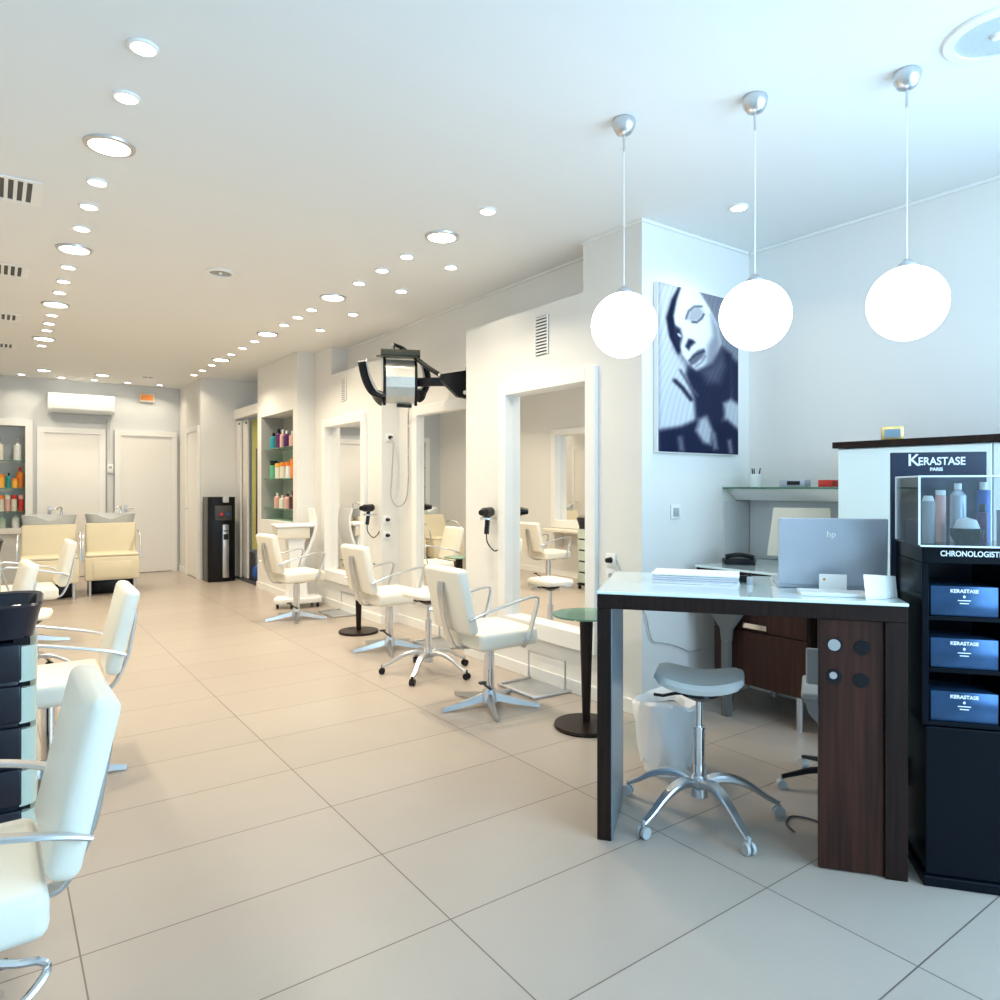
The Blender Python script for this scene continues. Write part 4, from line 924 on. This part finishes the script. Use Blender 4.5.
# ------------------------------------------------------------------ backwash units
def backwash(label, loc, rotz=0):
    t = thing('backwash_unit', label, 'wash chair', loc, rotz, 'cream backwash units')
    # local: sitter faces -Y
    G().box(-0.27, 0.27, -0.02, 0.55, 0.20, 0.50, 0.018, 3).make('seat_box', M_BEIGE, t)
    G().box(-0.19, 0.19, -0.032, -0.018, 0.225, 0.44, 0.006, 2).make('front_panel', M_BEIGE, t)
    G().box(-0.26, 0.26, -0.02, 0.50, 0.50, 0.535, 0.014, 3).make('seat', M_BEIGE, t)
    Mb = Matrix.Translation((0, 0.50, 0.50)) @ Matrix.Rotation(math.radians(-18), 4, 'X')
    G().box(-0.26, 0.26, -0.04, 0.05, 0.0, 0.42, 0.022, 3, M=Mb).make('backrest', M_BEIGE, t)
    for s in (-1, 1):
        G().bar(smooth_path([(s*0.285, 0.05, 0.46), (s*0.285, 0.10, 0.66), (s*0.285, 0.22, 0.76), (s*0.285, 0.42, 0.80), (s*0.285, 0.56, 0.78)], 5), 0.03, 0.02, up=(1, 0, 0)).make('armrest', M_SATIN, t)
        G().cyl((s*0.22, 0.02, 0), (s*0.22, 0.02, 0.20), 0.016).make('leg', M_SATIN, t)
    G().box(-0.24, 0.24, 0.20, 0.95, 0.0, 0.195, 0.01).make('plinth', M_BLACK, t)
    G().box(-0.20, 0.20, 0.70, 0.98, 0.195, 0.84, 0.02).make('pedestal', M_BEIGE, t)
    # basin bowl with a neck dip at the front
    tb = bmesh.new(); rings = []; seg = 32
    for (sx, sy, z, dip) in ((0.17, 0.16, 0.84, 0), (0.25, 0.22, 0.90, 0.03), (0.265, 0.235, 1.00, 0.07), (0.27, 0.24, 1.025, 0.075), (0.25, 0.22, 1.025, 0.075), (0.22, 0.19, 0.97, 0.03), (0.12, 0.12, 0.88, 0)):
        rg = []
        for i in range(seg):
            a = 2*PI*i/seg; c, s = math.cos(a), math.sin(a); e_ = 2/3.2
            x = sx*math.copysign(abs(c)**e_, c); y = sy*math.copysign(abs(s)**e_, s)
            dz = dip*max(0, 1-(x/0.13)**2) if s < -0.3 else 0
            rg.append(tb.verts.new((x, 0.86+y, z-dz)))
        rings.append(rg)
    for a, b in zip(rings, rings[1:]):
        for i in range(seg): tb.faces.new((a[i], a[(i+1) % seg], b[(i+1) % seg], b[i]))
    tb.faces.new(rings[0][::-1]); tb.faces.new(rings[-1]); bmesh.ops.recalc_face_normals(tb, faces=tb.faces)
    gb = G(); gb._in(tb, None); bs = gb.make('basin', M_BASIN, t)
    G().tube(smooth_path([(0.12, 1.05, 1.02), (0.12, 1.05, 1.10), (0.10, 1.0, 1.12), (0.06, 0.95, 1.09)], 4), 0.012).make('tap', M_CHROME, bs)
    return t
bw = backwash('cream wash chair with grey basin nearer the water cooler', (1.245, 10.25, 0), math.radians(-5))
b2 = dup(bw, 'cream wash chair with grey basin beside the product shelves, behind a styling chair', (0.555, 10.15, 0), math.radians(-3), 'cream backwash units')
bw.scale = b2.scale = (1.15, 1, 1)

# ------------------------------------------------------------------ back wall fittings
t = thing('air_conditioner', 'white split air conditioner above the back door', 'air conditioner', (1.10, YB-0.001, 2.66))
G().prism([(0, -0.145), (-0.16, -0.145), (-0.21, -0.09), (-0.21, 0.14), (-0.18, 0.145), (0, 0.145)], -0.44, 0.44, M=Matrix(((0, 0, 1, 0), (1, 0, 0, 0), (0, 1, 0, 0), (0, 0, 0, 1))), bev=0.008).make('housing', M_WHITE, t)
G().box(-0.40, 0.40, -0.2125, -0.2102, -0.088, -0.083).box(-0.40, 0.40, -0.2125, -0.2102, 0.09, 0.093).make('seam', M_GREYP, t, smooth=False)
G().box(-0.40, 0.40, -0.185, -0.06, -0.158, -0.150, 0.002).make('air_flap', M_GREYP, t)
t = thing('exit_sign', 'small orange emergency light high on the back wall near the corner', 'exit light', (2.02, YB-0.001, 2.84))
G().box(-0.11, 0.11, -0.05, 0, -0.07, 0.07, 0.008).make('housing', M_CREAM, t)
G().box(-0.09, 0.09, -0.054, -0.0505, -0.045, 0.045, 0.002).make('lens', mat('amber_lens', (0.75, 0.22, 0.04), 0.4, emit=(1.0, 0.42, 0.10), es=0.15), t)
t = thing('intercom', 'small white thermostat on the duct between the back doors', 'thermostat', (1.495, YB-0.041, 1.68))
G().box(-0.04, 0.04, -0.025, 0, -0.07, 0.07, 0.006).make('case', M_WHITE, t)
G().box(-0.022, 0.022, -0.027, -0.0252, 0.0, 0.04).make('display', M_GREYP, t, smooth=False)
tag(G().tube([(1.50, YB-0.05, 2.45), (1.50, YB-0.05, 1.76)], 0.006).make('duct_cable', M_WHITE), 'thin white cable running down the duct to the thermostat', 'cable')

# shelves in the back niche and the products on them
def pbottle(name, label, x, y, z, r, h, m, capm, group, cat='bottle', kind=0):
    o = thing(name, label, cat, (x, y, z), 0, group)
    if kind == 0: G().lathe([(0, 0), (r, 0), (r, h*0.68), (r*0.45, h*0.78), (r*0.35, h*0.80), (0, h*0.80)], seg=16).make('body', m, o); G().lathe([(0, h*0.802), (r*0.38, h*0.802), (r*0.38, h), (0, h)], seg=16).make('cap', capm, o)
    elif kind == 1: G().lathe([(0, 0), (r, 0), (r, h*0.75), (0, h*0.75)], seg=18).make('body', m, o); G().lathe([(0, h*0.752), (r*1.03, h*0.752), (r*1.03, h), (0, h)], seg=18).make('lid', capm, o)
    else: G().prism([(-r, -r*0.6), (r, -r*0.6), (r, r*0.6), (-r, r*0.6)], 0, h*0.8, bev=0.004).make('body', m, o); G().lathe([(0, h*0.802), (r*0.4, h*0.802), (r*0.4, h), (0, h)], seg=14).make('cap', capm, o)
    return o
for i, z in enumerate((1.03, 1.38, 1.79)):
    tag(G().box(-0.398, 0.383, YB+0.005, YB+0.26, z-0.012, z, 0.001, 1).make('glass_shelf', M_GREENGLASS), '%s glass shelf in the back wall niche' % ('lowest', 'middle', 'top')[i], 'shelf', 'glass shelves in the back wall niche')
zt = 1.7905
for x, m in ((0.07, M_CREAM), (0.29, M_WHITE)):
    pbottle('pump_bottle', '%s bottle on the top shelf of the back wall niche' % ('cream' if m is M_CREAM else 'white'), x, YB+0.12, zt, 0.048, 0.33, m, M_GREYP, 'bottles on the top shelf of the back wall niche')
pbottle('shampoo_bottle', 'amber tub at the left edge on the middle shelf of the back wall niche', 0.08, YB+0.10, 1.3805, 0.055, 0.20, M_YELLOW, M_ORANGE, 'products in the back wall niche', kind=1)
pbottle('shampoo_bottle', 'dark blue-green bottle on the middle shelf of the back wall niche', 0.185, YB+0.10, 1.3805, 0.032, 0.22, M_TEAL, M_BLACK, 'products in the back wall niche')
pbottle('shampoo_bottle', 'low amber jar before the tall orange bottle in the back wall niche', 0.255, YB+0.08, 1.3805, 0.040, 0.14, M_YELLOW, M_ORANGE, 'products in the back wall niche', kind=1)
pbottle('shampoo_bottle', 'tall orange bottle at the right end of the back wall niche', 0.325, YB+0.15, 1.3805, 0.050, 0.31, M_ORANGE, M_RED, 'products in the back wall niche')
for i, (x, m, c) in enumerate(((0.09, M_CREAM, M_ORANGE), (0.17, M_PINK, M_CREAM), (0.25, M_CREAM, M_RED), (0.335, M_RED, M_PINK))):
    pbottle('product_box', ('cream tub with orange lid', 'pink tub with cream lid', 'cream tub with red lid', 'red tub with pink lid')[i]+' on the lowest shelf of the back wall niche', x, YB+0.10, 1.0305, 0.037, 0.24, m, c, 'products in the back wall niche', kind=1)
for x, m in ((0.10, M_MINT), (0.27, M_WHITE)):
    pbottle('large_bottle', '%s bottle on the floor of the back wall niche' % ('mint' if m is M_MINT else 'white'), x, YB+0.12, 0.7805, 0.05, 0.21, m, M_GREYP, 'bottles on the floor of the back wall niche')

# right product niche: three dark glass shelves
for i, z in enumerate((1.115, 1.505, 1.905)):
    tag(G().box(3.005, NX+0.298, 8.457, 9.70, z-0.010, z, 0.001, 1).make('glass_shelf', M_GREENGLASS), '%s glass shelf in the niche by the farthest mirror' % ('lowest', 'middle', 'top')[i], 'shelf', 'glass shelves in the niche by the farthest mirror')
gp = 'products in the niche by the farthest mirror'
for y, r, h, m, c, l in ((9.38, 0.05, 0.22, M_TEAL, M_BLACK, 'teal bottle with black cap at the far end'), (9.22, 0.045, 0.26, M_PURPLE, M_BLACK, 'dark purple bottle second from the far end'), (9.09, 0.04, 0.24, M_PINK, M_WHITE, 'pinkish bottle in the middle'), (8.97, 0.045, 0.22, M_PURPLE, M_WHITE, 'purple bottle with white cap right of the middle'), (8.80, 0.045, 0.20, M_PINK, M_WHITE, 'pale pink bottle next to the near end'), (8.66, 0.05, 0.30, M_WHITE, M_WHITE, 'tall white bottle at the near end')):
    pbottle('shampoo_bottle', l+' of the top shelf, mirror-side niche', 3.085, 8.52+(y-8.6)*1.28, 1.9055, r, h, m, c, gp)
for y, r, h, m, c, l in ((9.38, 0.05, 0.24, M_GREEN, M_BLACK, 'green bottle with black cap at the far end'), (9.20, 0.055, 0.20, M_CREAM, M_YELLOW, 'cream jar with amber lid second from the far end'), (9.05, 0.05, 0.21, M_CREAM, M_ORANGE, 'cream jar with orange lid in the middle'), (8.90, 0.045, 0.21, M_WHITE, M_ORANGE, 'white jar with orange lid right of the middle'), (8.75, 0.05, 0.24, M_ORANGE, M_ORANGE, 'orange tub next to the near end'), (8.61, 0.05, 0.26, M_ORANGE, M_YELLOW, 'orange tub with amber lid at the near end')):
    pbottle('hair_product', l+' of the middle shelf, mirror-side niche', 3.085, 8.52+(y-8.6)*1.28, 1.5055, r, h, m, c, gp, kind=1)
for y, r, h, m, c, l in ((9.26, 0.045, 0.20, M_PINK, M_CREAM, 'pink bottle at the far end'), (9.10, 0.045, 0.17, M_CREAM, M_CREAM, 'cream bottle second from the far end'), (8.95, 0.045, 0.19, M_PINK, M_BROWN, 'pink bottle with maroon cap in the middle'), (8.80, 0.045, 0.23, M_BROWN, M_BROWN, 'maroon bottle next to the near end'), (8.64, 0.05, 0.27, M_BROWN, M_PINK, 'tall maroon bottle with pink cap at the near end')):
    pbottle('conditioner_bottle', l+' of the lowest shelf, mirror-side niche', 3.085, 8.52+(y-8.6)*1.28, 1.1155, r, h, m, c, gp)

# ------------------------------------------------------------------ closet bay
t = thing('closet_door', 'white sliding closet door beside the water cooler', 'door', (3.055, 11.06, 0))
G().box(-0.015, 0.015, -0.10, 0.10, 0.022, 2.40, 0.003, 1).make('panel', M_DOOR, t)
G().box(-0.020, -0.0155, -0.09, -0.02, 2.34, 2.37).make('top_clip', M_DGREY, t)
t = thing('closet_door', 'narrow white sliding closet door beside the olive curtain', 'door', (3.095, 10.85, 0))
G().box(-0.015, 0.015, -0.12, 0.12, 0.022, 2.40, 0.003, 1).make('panel', M_DOOR, t)
G().box(-0.020, -0.0155, -0.11, -0.03, 2.34, 2.37).make('top_clip', M_DGREY, t)
pr = [(3.16+0.022*math.sin(i*1.1), 10.18+0.53*i/40) for i in range(41)]
tag(G().prism(pr+[(x+0.006, y) for x, y in pr][::-1], 0.46, 2.40).make('curtain', M_CURTAIN), 'olive green curtain hanging in the closet bay', 'curtain')
tag(G().prism([(3.085, 10.13), (3.115, 10.12), (3.12, 10.34), (3.09, 10.35)], 0.62, 1.95, bev=0.01).make('hanging_coat', M_DGREY), 'dark coat hanging in front of the olive curtain', 'coat')
tag(G().sph((3.12, 10.27, 0.155), 0.13, (0.75, 0.85, 1.0)).make('blue_bag', M_BLUE), 'blue bag on the closet floor', 'bag')
tag(G().box(3.08, 3.10, 10.39, 10.62, 0.021, 0.43, 0.003).make('dark_box', M_DGREY), 'dark board standing on the closet floor by the blue bag', 'board')
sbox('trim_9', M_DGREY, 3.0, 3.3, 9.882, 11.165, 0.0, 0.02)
# water cooler
t = thing('water_cooler', 'black and silver free-standing water cooler at the far corner', 'water cooler', (2.725, 10.92, 0))
P = []
for k in range(9): a = -PI+PI*k/8; P.append((0.195*math.cos(a), -0.14+0.06*math.sin(a)))
P += [(0.195, 0.17), (-0.195, 0.17)]
G().prism(P, 0.012, 1.245, bev=0.006).make('body', M_BLACK, t)
G().box(-0.195, 0.195, -0.15, 0.17, 0, 0.012).make('base', M_BLACK, t)
G().box(-0.005, 0.085, -0.222, -0.190, 0.06, 0.84, 0.008).make('front_strip', M_SATIN, t)
G().box(0.005, 0.075, -0.226, -0.2225, 0.62, 0.70, 0.003).make('display', M_NAVY, t)
G().box(0.005, 0.075, -0.226, -0.2225, 0.74, 0.755).make('slot', M_BLACK, t, smooth=False)
G().box(-0.11, 0.13, -0.206, -0.196, 0.90, 1.12, 0.008).make('tap_niche', M_DGREY, t)
G().box(-0.045, 0.0, -0.235, -0.2065, 0.97, 1.01, 0.006).make('hot_tap', M_RED, t); G().box(0.055, 0.095, -0.235, -0.2065, 0.97, 1.01, 0.006).make('cold_tap', M_BLUE, t)
G().box(0.0, 0.085, -0.225, -0.17, 1.16, 1.252, 0.012).make('top_badge', M_BASIN, t)

# white treatment trolley behind the farthest chair
t = thing('treatment_trolley', 'white plastic rolling treatment trolley behind the farthest mirror-side chair', 'trolley', (2.86, 8.02, 0), math.radians(-8))
P = [(-0.27+0.0, -0.05), (-0.22, -0.14), (0.0, -0.19), (0.26, -0.17), (0.28, 0.10), (0.0, 0.17), (-0.20, 0.13)]
G().prism(P, 0.055, 0.12, bev=0.015).make('base', M_WHITE, t)
for x, y in ((-0.22, -0.05), (-0.08, -0.14), (0.22, -0.12), (0.2, 0.09)): G().cyl((x-0.012, y, 0.027), (x+0.012, y, 0.027), 0.0265, seg=14).cyl((x, y, 0.03), (x, y, 0.06), 0.008).make('caster', M_BLACK, t)
G().sweep([(0.0, -0.02, 0.115), (0.0, -0.02, 0.45), (-0.02, -0.02, 0.80)], [(-0.10, -0.09), (0.10, -0.09), (0.12, 0.0), (0.10, 0.09), (-0.10, 0.09), (-0.12, 0.0)], up=(0, 1, 0), scales=[1.1, 0.8, 0.9]).make('column', M_WHITE, t)
G().box(-0.24, 0.13, -0.14, 0.14, 0.80, 0.93, 0.012).make('drawer', M_CREAM, t)
G().box(-0.26, 0.18, -0.16, 0.16, 0.93, 0.965, 0.012).make('worktop', M_WHITE, t)
G().sweep(smooth_path([(0.17, 0, 1.14), (0.20, 0, 0.95), (0.13, 0, 0.70), (0.02, 0, 0.50)], 5), [(-0.13, -0.015), (0.13, -0.015), (0.13, 0.015), (-0.13, 0.015)], up=(1, 0, 0)).make('curved_side', M_WHITE, t)
